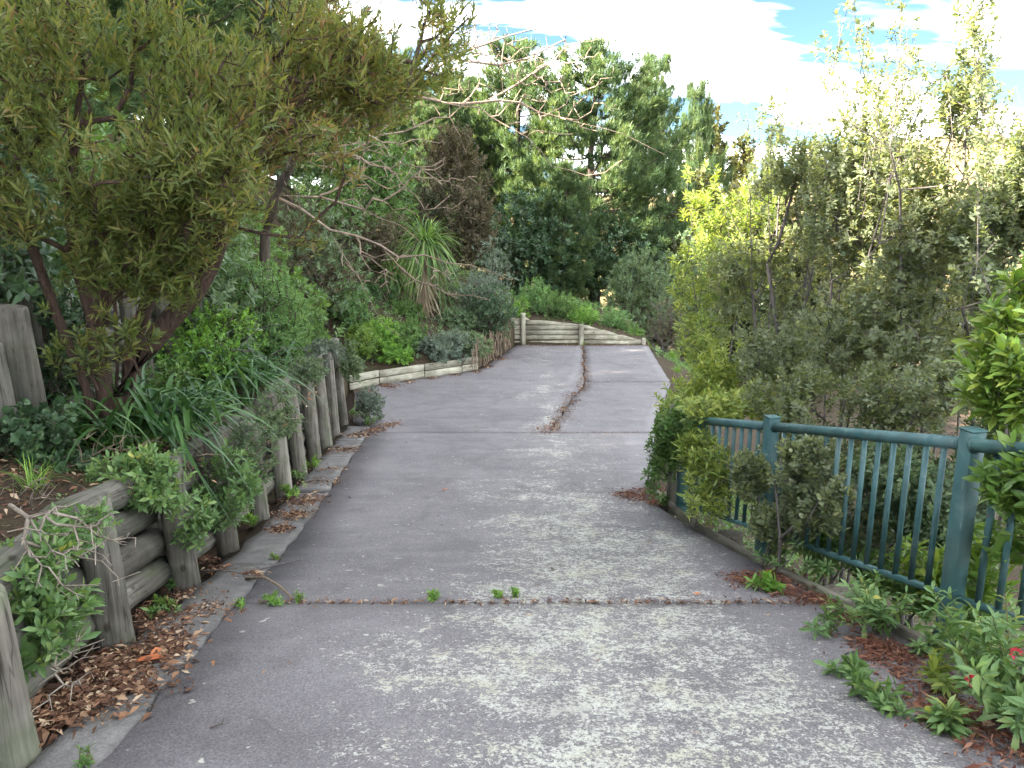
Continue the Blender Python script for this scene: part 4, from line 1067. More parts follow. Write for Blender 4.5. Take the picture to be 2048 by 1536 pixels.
for k, a in enumerate([(1075, 590, 24.5, 38, 40, 'feather', 'feathery upright green shrub behind the tall end of the far wall'), (1120, 610, 24.3, 40, 30, 'green', 'mid green weedy shrub just above the boards of the far wall'),
                       (1165, 630, 24.2, 35, 22, 'bright', 'bright green weeds spilling over the middle post of the far wall'), (1225, 645, 24.4, 38, 32, 'feather', 'feathery green shrub above the tapering boards of the far wall'),
                       (1265, 668, 24.0, 25, 18, 'green', 'small green shrub at the very end of the far wall'), (1040, 625, 24.0, 25, 35, 'bright', 'yellowish green strappy weeds at the tall end of the far wall')]):
    bush(a[0], a[1], a[2], a[3], a[4], .6, a[6], a[5], 420 + k, 240, 12, .13, .025, 'dia', up=1.1, minr=.004)
# backdrop of shade trees behind the pad
bush(1060, 480, 33, 120, 110, 2.2, 'dense dark evergreen mass under the pines behind the silvery shrub', 'dark', 411, 900, 12, .2, .09, 'dia', thr=-.7, minr=.008)
bush(1200, 500, 36, 140, 90, 2.2, 'dense dark evergreen shrub in shade under the big pine', 'dark', 412, 900, 12, .2, .09, 'dia', thr=-.7, minr=.008)
bush(1390, 560, 34, 80, 110, 2, 'green leafy tree behind the lime shrub beyond the pad', 'olive', 413, 700, 12, .17, .07, 'dia', thr=-.6, minr=.008)
# bank planting above the timber edging
for k, a in enumerate([(765, 672, 18.3, 34, 34, 'bright', 'bright green bushy plant at the start of the flower bed'), (815, 668, 18.6, 36, 30, 'green', 'mid green mounded plant in the flower bed, second along'),
                       (790, 705, 18.0, 30, 22, 'bright', 'low bright plant spilling towards the edging boards'), (860, 700, 18.7, 40, 26, 'silver', 'grey-green mounded plant by the edging boards'),
                       (905, 690, 19.1, 36, 28, 'silver', 'soft grey-green plant spilling over the far edging board'), (945, 690, 19.6, 34, 24, 'olive', 'olive mounded plant at the far end of the edging'),
                       (725, 670, 17.6, 26, 22, 'lime', 'yellow lime small shrub at the near corner of the flower bed'), (700, 610, 18.5, 42, 45, 'feather', 'soft green shrub uphill of the yellow lime shrub'),
                       (800, 625, 20, 40, 25, 'green', 'green plant beneath the palm-like tree'), (905, 640, 20.6, 40, 25, 'olive', 'low olive plant right of the palm-like trunk'), (740, 590, 20, 45, 40, 'agap', 'dark grassy plant on the bank left of the palm-like trunk'),
                       (880, 560, 22, 36, 40, 'olive', 'olive shrub behind the palm-like trunk')]):
    bush(a[0], a[1] + 4, a[2], a[3] * 1.3, a[4] * 1.3, .65, a[6], a[5], 440 + k, 430, 12, .088, .032, 'dia', minr=.004)
# dead creeper curtain hanging at the corner
cr_pts = []
for k in range(70):
    x = rng.uniform(-.95, -.05); y = 19.15 + (x + .85) * 3.6 + rng.normal(0, .08)
    z1 = float(D(20)) + rng.uniform(.5, .85); n = 5
    p = np.stack([x + np.cumsum(rng.normal(0, .03, n)), y - .05 + np.cumsum(rng.normal(0, .03, n)), np.linspace(z1, float(D(20)) + rng.uniform(0, .2), n)], 1)
    cr_pts.append(tube(p, .009, 4, False))
V, t, q = join(cr_pts)
o = obj('dry_creeper', np_mesh('dry_creeper', V, t, q), M['bark_skirt']); tag(o, 'curtain of dry brown creeper stems hanging over the corner by the pad', 'creeper')

# ------------------------------------------------------------------ cabbage trees
def cabbage(u, vbase, vhead, y, lab, seed, Ls=1.2, n=240, rt=.17):
    r = np.random.default_rng(seed)
    b = P(u, vbase, y); b[2] = min(b[2], float(T(b[0], y)) + .3); b0 = b - np.array([0, 0, .3])
    hd = P(u + 10, vhead, y)
    th = thing('cabbage_tree', lab, 'tree', b)
    V, t, q = tube([b0, b * .6 + hd * .4 + np.array([.03, 0, 0]), hd], [rt * 1.15, rt, rt * .8], 10)
    obj('trunk', np_mesh('trunk', V - b, t, q, smooth=True), M['bark_skirt'], th)
    az = r.uniform(0, 6.28, n); el = r.uniform(-1.1, 1.4, n)
    B = hd + np.stack([np.cos(az), np.sin(az), el * .4], 1) * .12
    V, q, rn = straps(B, az, el, Ls * r.uniform(.7, 1.1, n), np.full(n, .042), np.where(el < .3, .9, .6) * r.uniform(.6, 1.3, n), 6, r)
    obj('crown', np_mesh('crown', V - b, None, q, rn), M['green'], th)
    m = 90; az = r.uniform(0, 6.28, m); f = r.uniform(.15, 1, m)[:, None]
    B = b * (1 - f) + hd * f + np.stack([np.cos(az), np.sin(az), az * 0], 1) * rt * .8
    V, q, rn = straps(B, az, r.uniform(-1.3, -.7, m), Ls * .75 * r.uniform(.6, 1.1, m), np.full(m, .045), r.uniform(.1, .3, m), 4, r)
    obj('dead_leaves', np_mesh('dead_leaves', V - b, None, q, rn), M['straw'], th)
cabbage(842, 640, 485, 20.5, 'palm-like tree with drooping strap leaves and pale shaggy trunk above the flower bed', 501)
cabbage(778, 625, 545, 21.5, 'smaller palm-like tree with drooping leaves left of the shaggy trunk', 502, .95, 110, .12)

# ------------------------------------------------------------------ left bank plants
def agapanthus(u, v, y, lab, seed, n=90, Ls=.8, spread=.16, dz=0.0, up=(.35, 1.35)):
    r = np.random.default_rng(seed)
    b = P(u, v, y); b[0] = min(b[0], LW(y) - .62); b[2] = float(T(b[0], y)) + dz
    az = r.uniform(0, 6.28, n); el = r.uniform(up[0], up[1], n)
    B = b + np.stack([r.normal(0, spread, n), r.normal(0, spread, n), np.zeros(n)], 1)
    V, q, rn = straps(B, az, el, Ls * r.uniform(.65, 1.15, n), .042 * r.uniform(.8, 1.2, n), r.uniform(.55, 1.0, n), 7, r, twist=.2)
    o = obj('strappy_plant', np_mesh('strappy_plant', V - b, None, q, rn), M['agap']); o.location = tuple(b)
    tag(o, lab, 'plant', 'strappy plants on the bank')
agapanthus(370, 840, 6.0, 'big clump of dark arching strap leaves beside the red trunk', 511, 240, 1.1, .24, .18)
agapanthus(470, 860, 6.9, 'arching strap leaved clump leaning over the posts, second from the trunk', 512, 120, .85, .18, .1)
agapanthus(525, 745, 8.3, 'strap leaved clump higher up the bank past the big clump', 513, 190, 1.05, .22, .3)
agapanthus(455, 720, 8.6, 'narrow strap leaved clump half hidden behind the limb of the tree', 514, 120, .9, .2, .1)
for k, a in enumerate([(545, 575, 10.5, 70, 60, 'feather', 'large feathery fresh green shrub on the bank behind the strap leaves'), (640, 620, 11.5, 60, 55, 'feather', 'feathery green shrub near the last wall posts'),
                       (470, 560, 11.5, 70, 50, 'feather', 'pale feathery shrub partly hidden by the olive crown'), (575, 655, 10.6, 55, 40, 'feather', 'low feathery growth between strap leaves and wall posts'), (690, 650, 13.0, 45, 45, 'green', 'green soft shrub behind the very last wall post')]):
    bush(a[0], a[1], a[2], a[3], a[4], .6, a[6], a[5], 520 + k, 850, 14, .07, .016, 'dia', up=.9, shootlen=.09, clump=3.5, minr=.003)
bush(400, 690, 8.0, 90, 45, .6, 'bright lime green leafy plant seen under the leaning limb', 'bright', 530, 420, 12, .05, .028, 'd4', minr=.003)
bush(420, 640, 9.5, 110, 40, .6, 'fresh green leafy mound under the olive crown behind the limb', 'bright', 531, 420, 12, .055, .03, 'dia', minr=.003)
bush(340, 760, 7.4, 60, 50, .4, 'low green herb beside the trunk behind the strap leaves', 'green', 532, 200, 12, .05, .026, 'd4', minr=.003)
# dark glossy growth at the far left
bush(60, 560, 6.6, 110, 70, .4, 'dark glossy evergreen growing above the terrace posts', 'dark', 533, 420, 10, .065, .042, 'd4', minr=.003)
bush(70, 860, 5.0, 75, 70, .35, 'dark ivy-like shrub in front of the terrace posts', 'dark', 534, 150, 9, .06, .045, 'r8', minr=.002)
bush(130, 930, 4.9, 60, 35, .3, 'small dark leafy seedling patch at the tree foot', 'dark', 535, 90, 9, .055, .04, 'r8', minr=.002)
# hillside bushes behind the olive tree
for k, (x, y, h, mm) in enumerate([(-8.3, 8.6, 2.4, 'far'), (-9.2, 10.6, 2.6, 'green'), (-4.7, 6.3, 1.6, 'dark'), (-4.9, 8.2, 1.9, 'green'), (-4.6, 10.2, 2.0, 'olive'), (-4.4, 13.2, 2.2, 'green'), (-5.2, 7.0, 1.7, 'dark'), (-6.0, 9.5, 2.4, 'green'), (-5.4, 12.0, 2.0, 'olive'), (-6.2, 15.0, 2.6, 'green'), (-5.2, 18.0, 2.4, 'brown'), (-7.5, 20.5, 3.0, 'olive'), (-5.0, 22.5, 2.6, 'green'), (-6.5, 26, 3.2, 'olive'), (-4.0, 27, 3.0, 'fard'), (-7.5, 6.0, 2.2, 'green'), (-8.0, 11.5, 2.6, 'far'), (-7.6, 14, 2.2, 'straw'), (-3.8, 30, 3.5, 'olive'), (-8.5, 17.5, 2.8, 'far')]):
    b = np.array([x, y, float(T(x, y)) - .05])
    labs = ['tawny bush on the slope seen through gaps in the olive crown', 'green bush on the upper slope seen through gaps in the olive crown', 'dark glossy bush right behind the terrace posts', 'leafy green bush behind the stems of the olive tree', 'grey-green bush behind the leaning red limb', 'leafy green bush behind the base of the bare tree', 'dark evergreen bush just above the terrace wall', 'green bush on the hillside behind the olive crown', 'grey-green bush uphill of the feathery shrubs', 'green bush high on the hillside behind bare twigs', 'brown dry bush on the hillside behind bare twigs', 'tall grey-green bush on the upper hillside', 'green bush on the slope left of the brown purple shrub', 'grey-green bush on the far hillside', 'dark green bush at the back of the slope by the pines', 'green bush at the picture edge above the terrace', 'sunlit tawny bush on the hillside seen through the olive crown', 'pale dry bush lit by sun behind the olive crown', 'grey-green tree behind the brown purple shrub', 'tawny bush high on the slope behind the olive crown']
    bl = [(x, y, b[2] + h * .55, h * .62, h * .62, h * .5), (x + h * .3, y - .2, b[2] + h * .35, h * .5, h * .5, h * .35)]
    shrub('shrub', labs[k], b, bl, 320, 12, .115, .045, M[mm], M['bark_dark'], 600 + k, tm='dia', minr=.006, clump=1.6, shell=.38, group='bushes on the left hillside')
# plants on top of the wall, hanging over the posts
for k, a in enumerate([(75, 1235, 3.1, 110, 90, 'weed', 'leafy green plant spilling over the nearest logs of the wall', 60, .075, .026), (45, 1120, 3.15, 80, 50, 'weed', 'sprawling green sprigs on top of the wall by the picture edge', 40, .06, .02), (150, 1050, 3.55, 80, 40, 'weed', 'leafy trailing stems over the top log beside the nearest whole post', 40, .055, .019), (380, 1030, 4.85, 45, 60, 'weed', 'leafy stems hanging down the logs between the second and third posts', 34, .055, .019),
                       (300, 950, 4.75, 130, 55, 'weed', 'green leafy sprigs draped over the second post', 100, .062, .022), (435, 960, 5.6, 80, 80, 'weed', 'green leafy creeper hanging over the third post', 100, .058, .02),
                       (180, 1000, 4.3, 60, 30, 'weed', 'small sprigs behind the tilted nearest complete post', 26, .055, .019), (510, 895, 6.4, 50, 65, 'olive', 'grey-green creeper hanging down between posts', 80, .042, .016),
                       (560, 815, 7.5, 45, 50, 'olive', 'fine grey-green creeper over the logs midway along the wall', 90, .042, .015), (610, 735, 9.3, 45, 28, 'olive', 'dense small-leaved creeper over the tops of the far posts', 90, .04, .018),
                       (650, 700, 10.6, 40, 28, 'silver', 'bluish small-leaved creeper on top of the farther posts', 80, .04, .018), (705, 715, 13.2, 28, 40, 'olive', 'bluish creeper tumbling over the end of the wall', 120, .05, .022),
                       (742, 800, 13.4, 28, 35, 'silver', 'grey-blue low shrub tumbling onto the drive at the wall end', 150, .05, .02)]):
    bush(a[0], a[1] + 6, a[2], a[3] * 1.1, a[4] * 1.2, .28, a[6], a[5], 640 + k, int(a[7] * 2.2), 11, a[8], a[9], 'd8' if a[2] < 7 else 'd4', bark='bark_grey', rt=.0022, up=.45, root=P(a[0] - 30, a[1] + a[4] * .55, a[2] + .15), clump=6, thr=-.15, opposite=True)
# dry twig tangles
M['bark_twig'] = bark_mat('grey_straw_twig', (.14, .115, .09), (.30, .26, .21))
def tangle(u, v, y, ru, rv, lab, seed, n=60, mat='bark_skirt', rt=.0022, name='dry_twigs', root=None):
    rt_ = P(u - ru * .6, v + rv * .3, y + .1) if root is None else root
    tips = sample_blobs([pblob(u, v, y, ru, rv, .25)], n, seed, .5, 1, -9)
    X, par, cnt, tid = grow([[rt_, rt_ * .7 + P(u, v, y) * .3]], tips, .5, .14, .13, seed)
    V, t, q = branch_mesh(X, par, rt * np.maximum(cnt, .8) ** .3, 4)
    o = obj(name, np_mesh(name, V - rt_, t, q), M[mat]); o.location = tuple(rt_)
    tag(o, lab, 'twigs')
tangle(150, 1100, 3.1, 150, 110, 'dry straw-coloured twigs sprawling over the nearest logs', 701, 130, 'bark_twig', .0026, root=P(20, 1010, 3.45))
tangle(60, 1010, 4.0, 120, 60, 'tangle of dead stems on the terrace soil by the picture edge', 702, 90, 'bark_twig')
tangle(230, 900, 5.0, 110, 60, 'thin dead stems hanging round the tree foot', 703, 70)
tangle(500, 930, 6.2, 60, 70, 'dry brown vine stems hanging over the middle posts', 704, 60)
tangle(520, 690, 8.0, 110, 50, 'grey leafless branching stem standing over the strap leaves', 705, 16, 'bark_grey', .004)
tangle(140, 1330, 2.7, 70, 90, 'dry stems dangling in front of the nearest log', 706, 50, 'bark_twig')

# ------------------------------------------------------------------ shrubs behind the fence, right
def rroot(x, y): return np.array([x, y, float(T(x, y)) - .05])
def pst(root, *tops):
    """several upright stems from the root to the given pixels"""
    out = []
    for k, (u, v, y) in enumerate(tops):
        e = P(u, v, y); b = root + np.array([rng.normal(0, .10), rng.normal(0, .10), 0])
        m = b * .55 + e * .45 + np.array([rng.normal(0, .08), rng.normal(0, .08), 0]); m2 = b * .25 + e * .75 + np.array([rng.normal(0, .05), rng.normal(0, .05), 0])
        out.append([b, m, m2, e])
    return out
_lr = np.random.default_rng(77)
def lead(us, v0, v1, y, n, ln=(130, 260)):
    """thin leaning leaders: stems and the leaf positions along them"""
    st, tp = [], []
    for _ in range(n):
        u = _lr.uniform(*us); v = _lr.uniform(v0, v1); h = _lr.uniform(*ln); le = _lr.normal(0, .16) * h; yy = y + _lr.normal(0, .3)
        a = P(u - le, v + h, yy); b = P(u, v, yy); m = (a + b) / 2 + _lr.normal(0, .05, 3)
        st.append([a, m, b])
        for f in np.linspace(.25, 1, _lr.integers(8, 15)):
            q = (a * (1 - f) ** 2 + 2 * m * f * (1 - f) + b * f * f) + _lr.normal(0, .05 + .05 * (1 - f), 3); tp.append(q)
    return st, np.array(tp)
LEAD = {802: lead((1480, 1670), 150, 330, 8.4, 16), 803: lead((1640, 1840), 60, 300, 7.6, 28), 804: lead((1700, 2010), -60, 260, 6.8, 40, (150, 330)), 805: lead((1930, 2090), 160, 400, 6.0, 22), 801: lead((1370, 1540), 330, 430, 9.6, 9)}
def pitto(lab, root, blobs, tops, n, seed, mat='pitto', L=.050, W=.029, k=10, tm='d4', **kw):
    n = int(n * 2.15) if n > 490 else int(n * 1.4)
    kw.setdefault('bf', .18); kw.setdefault('seg', .14); kw.setdefault('clump', 3.0); kw.setdefault('thr', -.22)
    lst, ltp = LEAD.get(seed, ([], None))
    if seed in (802, 803, 804, 805): tm = 'dia'
    blobs = [b for b in blobs if b[3] > 32 or b[1] > 600]
    return shrub('shrub', lab, root, [pblob(*b) for b in blobs], n, k, L, W, M[mat], M['bark_grey'], seed, pst(root, *tops) + lst, tm=tm, extra_tips=ltp, shootlen=.11, up=.8, outw=.25, rt=.0019, expo=.36, shell=.5, a0=.5, a1=1.35, droop=.25, wob=.22, rj=.6, group='shrubs behind the green fence', **kw)
r1 = rroot(2.75, 9.2)
pitto('lime yellow lit shrub at the bend, first of the shrubs past the fence end', r1, [(1440, 430, 9.6, 70, 80, .6), (1400, 560, 9.4, 65, 100, .6), (1400, 680, 9.0, 60, 70, .6), (1470, 620, 9.2, 70, 120, .6), (1520, 400, 9.8, 60, 60, .5), (1420, 780, 8.6, 70, 60, .5)],
      [(1440, 370, 9.6), (1380, 520, 9.4), (1500, 380, 9.7), (1400, 700, 9.0)], 480, 801, 'varieg', .085, .024, 11, 'd4')
r2 = rroot(3.1, 8.3)
pitto('tall slender shrub with small grey-green leaves next to the lime shrub', r2, [(1570, 360, 8.4, 75, 90, .4), (1650, 400, 8.6, 90, 110, .5), (1480, 560, 8.6, 70, 130, .5), (1530, 480, 8.3, 75, 130, .5), (1600, 520, 8.4, 80, 150, .5), (1560, 700, 8.0, 90, 110, .5), (1535, 215, 8.4, 12, 60, .1), (1585, 190, 8.4, 22, 45, .15), (1610, 240, 8.4, 18, 50, .12)],
      [(1535, 330, 8.4), (1580, 300, 8.4), (1615, 310, 8.4), (1500, 380, 8.2), (1640, 350, 8.4)], 950, 802)
r3 = rroot(3.4, 7.4)
pitto('dense tall shrub in the middle of the thicket behind the fence', r3, [(1730, 300, 7.6, 95, 90, .5), (1800, 400, 7.5, 90, 130, .5), (1690, 420, 7.5, 90, 150, .6), (1760, 480, 7.6, 90, 160, .6), (1700, 680, 7.2, 110, 110, .6), (1705, 110, 7.6, 22, 55, .15), (1760, 130, 7.6, 25, 60, .15), (1800, 200, 7.6, 30, 90, .2)],
      [(1700, 260, 7.6), (1740, 220, 7.6), (1790, 250, 7.6), (1650, 300, 7.4), (1820, 290, 7.6)], 1150, 803)
r4 = rroot(3.6, 6.5)
pitto('tallest shrub with thin leaders rising to the picture top', r4, [(1780, 600, 6.8, 90, 130, .4), (1850, 70, 6.8, 25, 80, .15), (1910, 50, 6.8, 30, 90, .2), (1965, 60, 6.8, 22, 90, .15), (1930, 200, 6.8, 45, 80, .3), (1850, 380, 6.8, 60, 90, .4), (1860, 500, 6.6, 100, 130, .5), (1840, 680, 6.4, 110, 110, .5), (1950, 470, 6.8, 60, 90, .4)],
      [(1845, 240, 6.8), (1905, 200, 6.8), (1965, 240, 6.8), (1800, 380, 6.6), (1970, 300, 6.8)], 950, 804)
r5 = rroot(3.75, 5.6)
pitto('brownish green shrub at the picture edge behind the big-leaf branch', r5, [(2010, 300, 6.0, 50, 70, .3), (1990, 450, 6.0, 80, 120, .5), (2030, 560, 5.9, 80, 130, .5), (1960, 620, 5.8, 90, 110, .5), (2070, 400, 5.9, 60, 150, .5), (1930, 740, 5.6, 90, 70, .4)],
      [(2005, 230, 6.0), (2060, 250, 6.0), (1950, 420, 5.9), (2030, 360, 6.0)], 850, 805)
r6 = rroot(2.75, 6.4)
pitto('wavy-leaved shrub pushing through the fence balusters', r6, [(1600, 900, 6.2, 90, 80, .4), (1590, 960, 5.25, 60, 75, .12), (1650, 990, 5.0, 45, 70, .10), (1560, 1030, 5.3, 60, 50, .12), (1600, 790, 6.6, 120, 70, .4), (1740, 800, 5.8, 120, 80, .4), (1880, 790, 5.3, 110, 80, .35), (1650, 830, 5.9, 90, 60, .3), (1980, 860, 4.9, 70, 60, .25), (1740, 900, 5.9, 120, 70, .35), (1640, 1060, 5.6, 80, 50, .25), (1750, 1060, 5.3, 80, 60, .25), (1570, 1010, 5.9, 75, 60, .25), (1680, 850, 6.3, 110, 70, .4), (1790, 820, 6.0, 110, 60, .4), (1650, 990, 5.7, 60, 60, .2)],
      [(1600, 840, 6.2), (1690, 800, 6.3), (1800, 780, 6.0), (1560, 960, 5.6), (1870, 760, 5.4)], 1150, 806, 'pitto', .046, .03)
r7 = rroot(2.95, 5.1)
pitto('shaded dense shrub filling the view through the near balusters', r7, [(1800, 960, 5.2, 110, 100, .4), (1720, 1050, 5.2, 90, 80, .3), (1880, 1020, 4.9, 90, 100, .4), (1990, 900, 5.0, 90, 100, .4), (1960, 1050, 4.7, 90, 100, .35)],
      [(1800, 880, 5.2), (1900, 920, 5.0), (2000, 830, 5.0)], 800, 807, 'olive', .05, .03)
r8 = np.array([1.72, 6.75, float(D(6.75)) - .1])
pitto('narrow-leaved light green bush growing in front of the fence near its far end', r8, [(1435, 940, 6.4, 75, 65, .25), (1420, 1000, 6.3, 65, 45, .2), (1490, 985, 6.0, 55, 60, .2), (1400, 900, 6.8, 50, 50, .2)], [(1430, 890, 6.5), (1480, 930, 6.2)], 300, 808, 'varieg', .075, .018, 11, 'd8')
r9 = np.array([1.52, 7.55, float(D(7.55)) - .1])
pitto('dark leafy climber wrapped round the far end post of the fence', r9, [(1332, 890, 7.4, 42, 85, .2), (1360, 850, 7.3, 50, 45, .2), (1315, 950, 7.3, 28, 45, .15), (1390, 880, 7.0, 40, 50, .15)], [(1335, 840, 7.55), (1320, 900, 7.4)], 330, 809, 'green', .06, .022, 10, 'd8')
r10 = np.array([1.85, 8.6, float(D(8.6)) - .1])
pitto('pale spotted leafy shrub leaning over the drive behind the end post', r10, [(1345, 800, 7.9, 50, 40, .3), (1440, 810, 7.0, 80, 35, .2), (1390, 790, 8.2, 75, 40, .35), (1370, 830, 8.0, 60, 35, .3), (1440, 740, 8.4, 60, 50, .3), (1500, 800, 7.6, 90, 40, .3)], [(1390, 760, 8.2), (1450, 700, 8.4)], 488, 810, 'varieg', .08, .026, 10, 'd8')
r11 = np.array([2.0, 5.35, float(D(5.35)) - .3])
pitto('small-leaved sprawling shrub covering the balusters beside the second fence post', r11, [(1570, 930, 5.3, 60, 60, .12), (1630, 920, 5.1, 60, 60, .10), (1600, 1010, 5.1, 75, 60, .12), (1540, 1040, 5.4, 45, 40, .12), (1680, 1000, 4.85, 40, 60, .08), (1500, 940, 5.6, 45, 60, .10)], [(1570, 880, 5.3), (1630, 870, 5.1), (1660, 960, 4.95), (1510, 900, 5.6)], 480, 814, 'pitto', .046, .03, 9, 'r8', clump=6)
# big-leaf shrub, right foreground
rb = rroot(3.25, 4.2)
pitto('big-leaved lime green branch reaching in over the near fence panel', rb, [(2030, 640, 4.1, 60, 60, .25), (1990, 720, 4.0, 60, 50, .25), (2050, 560, 4.2, 40, 50, .2), (2060, 780, 4.0, 70, 60, .25), (1985, 800, 4.1, 50, 40, .2)],
      [(2040, 560, 4.2), (1980, 690, 4.05), (2010, 640, 4.1)], 110, 811, 'lime', .115, .036, 10, 'd8', clump=2)
rb2 = rroot(2.9, 3.5)
pitto('glossy big-leaved shrub behind and through the near fence panel', rb2, [(2020, 960, 3.6, 60, 40, .2), (2040, 1060, 3.7, 60, 80, .25), (1960, 1120, 4.0, 60, 80, .25), (2080, 950, 3.5, 60, 90, .3), (1850, 1130, 4.4, 70, 60, .25)],
      [(2000, 920, 3.6), (2050, 1000, 3.6), (1900, 1080, 4.2)], 130, 812, 'lime', .10, .036, 9, 'd8', clump=2)
rb3 = rroot(2.55, 4.9)
pitto('low glossy dark leaves under the fence rail', rb3, [(1760, 1140, 4.9, 90, 45, .25), (1850, 1180, 4.5, 70, 45, .25), (1660, 1090, 5.3, 60, 40, .2), (1960, 1240, 4.0, 80, 60, .25)], [(1750, 1110, 4.9), (1850, 1150, 4.5)], 170, 813, 'green', .075, .03, 9, 'd8')

# ------------------------------------------------------------------ weeds along the edges
def herb(name, lab, base, nst, h, spread, L, W, mat, seed, k=12, tm='d8', lean=(0, 0), cat='weed', group=None, flowers=()):
    r = np.random.default_rng(seed)
    base = np.asarray(base, float)
    tips, parts, dirs, ptsn = [], [], [], []
    for s in range(nst):
        az = r.uniform(0, 6.28); d = spread * math.sqrt(r.uniform(.02, 1)); hh = h * r.uniform(.45, 1.1)
        tip = base + np.array([math.cos(az) * d + lean[0] * hh, math.sin(az) * d + lean[1] * hh, hh])
        mid = base * .55 + tip * .45 + np.array([0, 0, hh * .12]) + r.normal(0, .01, 3)
        parts.append(tube([base + r.normal(0, .015, 3) * np.array([1, 1, 0]), mid, tip], [.004, .0035, .002], 5, False))
        ptsn.append(tip); dirs.append(norm((tip - mid)[None])[0] * .8 + np.array([0, 0, .6]) + r.normal(0, .2, 3))
        for f in (.72, .5):
            if r.uniform() < .75:
                ptsn.append(base * (1 - f) + tip * f + np.array([0, 0, hh * .1])); dirs.append(norm((tip - base)[None])[0] + r.normal(0, .4, 3))
    cr = shoots(np.array(ptsn), np.array(dirs), k, min(.10, h * .4), .55, 1.45, L, W, tm, .35, .2, r, None, .5, True)
    V, t, q = join(parts)
    th = thing(name, lab, cat, base, group)
    obj('stem', np_mesh('stem', V - base, t, q, smooth=True), M['bark_stem'], th)
    obj('foliage', np_mesh('foliage', cr[0] - base, cr[1], None, cr[2]), M[mat], th)
    for (u, v, y) in flowers:
        c = P(u, v, y); n = 34
        dd = norm(r.normal(size=(n, 3)) + np.array([0, 0, .6]))
        fv, ft, fr = leaves(c + dd * .012, dd, r.normal(size=(n, 3)), .016, .009, 'dia', .1, None, r)
        tv = tube([ptsn[0], (ptsn[0] + c) / 2 + np.array([0, 0, .02]), c], .0025, 4, False)
        fo = obj('flower_head', np_mesh('flower_head', fv - base, ft, None, fr), M['flower'], th)
        obj('flower_stalk', np_mesh('flower_stalk', tv[0] - base, tv[1], tv[2]), M['bark_stem'], fo)
    return th
M['bark_stem'] = bark_mat('green_stem', (.09, .10, .04), (.16, .15, .06))
wg = 'weeds along the right edge of the drive'
def gk(u, v): return G(u, v)
for k, a in enumerate([(1560, 1135, 6, .20, .18, .065, .02, 'yellow-green leafy weed beside the kerb below the second fence post'), (1640, 1150, 9, .24, .22, .065, .02, 'taller pale green weed leaning on the kerb under the balusters'),
                       (1600, 1110, 5, .16, .14, .06, .019, 'small pale weed at the kerb just past the taller one'), (1655, 1270, 6, .16, .16, .07, .021, 'low green weed with yellowing lower leaves on the drive edge'),
                       (1760, 1265, 11, .26, .20, .075, .023, 'bushy green weed at the kerb before the near fence post'), (1725, 1235, 5, .28, .12, .06, .018, 'spindly reddish-tipped weed beside the bushy weed'),
                       (1845, 1305, 3, .10, .10, .06, .02, 'tiny green weed by the foot of the near fence post')]):
    herb('weed', a[7], gk(a[0], a[1]), a[2], a[3], a[4], a[5], a[6], 'weed', 900 + k, group=wg)
herb('weed', 'large leafy valerian plant with crimson flower heads in the near corner', gk(2000, 1440) , 26, .42, .36, .085, .026, 'weed', 910, group=wg, flowers=[(2032, 1308, 2.75), (1942, 1362, 2.75)])
herb('weed', 'leafy valerian stems in front of the crimson flowered one', gk(1960, 1360), 12, .36, .22, .08, .024, 'weed', 911, group=wg)
herb('weed', 'broad-leaved green rosette on the concrete in the near corner', gk(1895, 1462), 4, .10, .07, .10, .032, 'weed', 912, k=10, group=wg)
herb('weed', 'trailing green weed lying flat on the concrete, far runner', gk(1705, 1350), 5, .05, .14, .07, .022, 'weed', 913, group=wg)
herb('weed', 'trailing green weed lying flat on the concrete, near runner', gk(1755, 1410), 6, .06, .15, .075, .022, 'weed', 914, group=wg)
herb('weed', 'yellowed trailing weed between the litter and the valerian', gk(1865, 1385), 4, .12, .16, .07, .022, 'varieg', 915, group=wg)
herb('weed', 'flat pale dandelion-like rosette on the litter by the kerb', gk(1525, 1180), 5, .05, .12, .09, .025, 'bright', 916, k=9, group=wg)
herb('weed', 'small green tuft in litter at the foot of the far fence post', gk(1325, 1010), 4, .12, .08, .06, .02, 'weed', 917, group=wg)
lg = 'weeds along the left wall'
for k, a in enumerate([(505, 1050, 8, .12, .14, 'bright', 'bright green weed between third and fourth posts'), (580, 990, 9, .14, .18, 'bright', 'lush ferny weed at the foot of the middle posts'), (600, 960, 7, .16, .15, 'green', 'green weed by the midway posts'),
                       (625, 935, 6, .14, .14, 'bright', 'small bright weed by the farther posts'), (320, 1225, 8, .05, .12, 'green', 'low mossy weed between the first two whole posts'), (345, 1170, 5, .07, .07, 'green', 'tiny clover weed at the foot of the second post'),
                       (715, 835, 9, .3, .2, 'bright', 'bright green weed just past the last wall post'), (740, 850, 9, .22, .18, 'green', 'green clump spreading onto the drive at the wall end'), (760, 840, 7, .16, .16, 'silver', 'greyish clump at the tip of the wall end planting')]):
    herb('weed', a[6], gk(a[0], a[1]) + np.array([0, 0, -.01]), a[2], a[3], a[4], .045, .018, a[5], 930 + k, k=10, tm='d4', group=lg)
jg = 'weeds in the driveway joints'
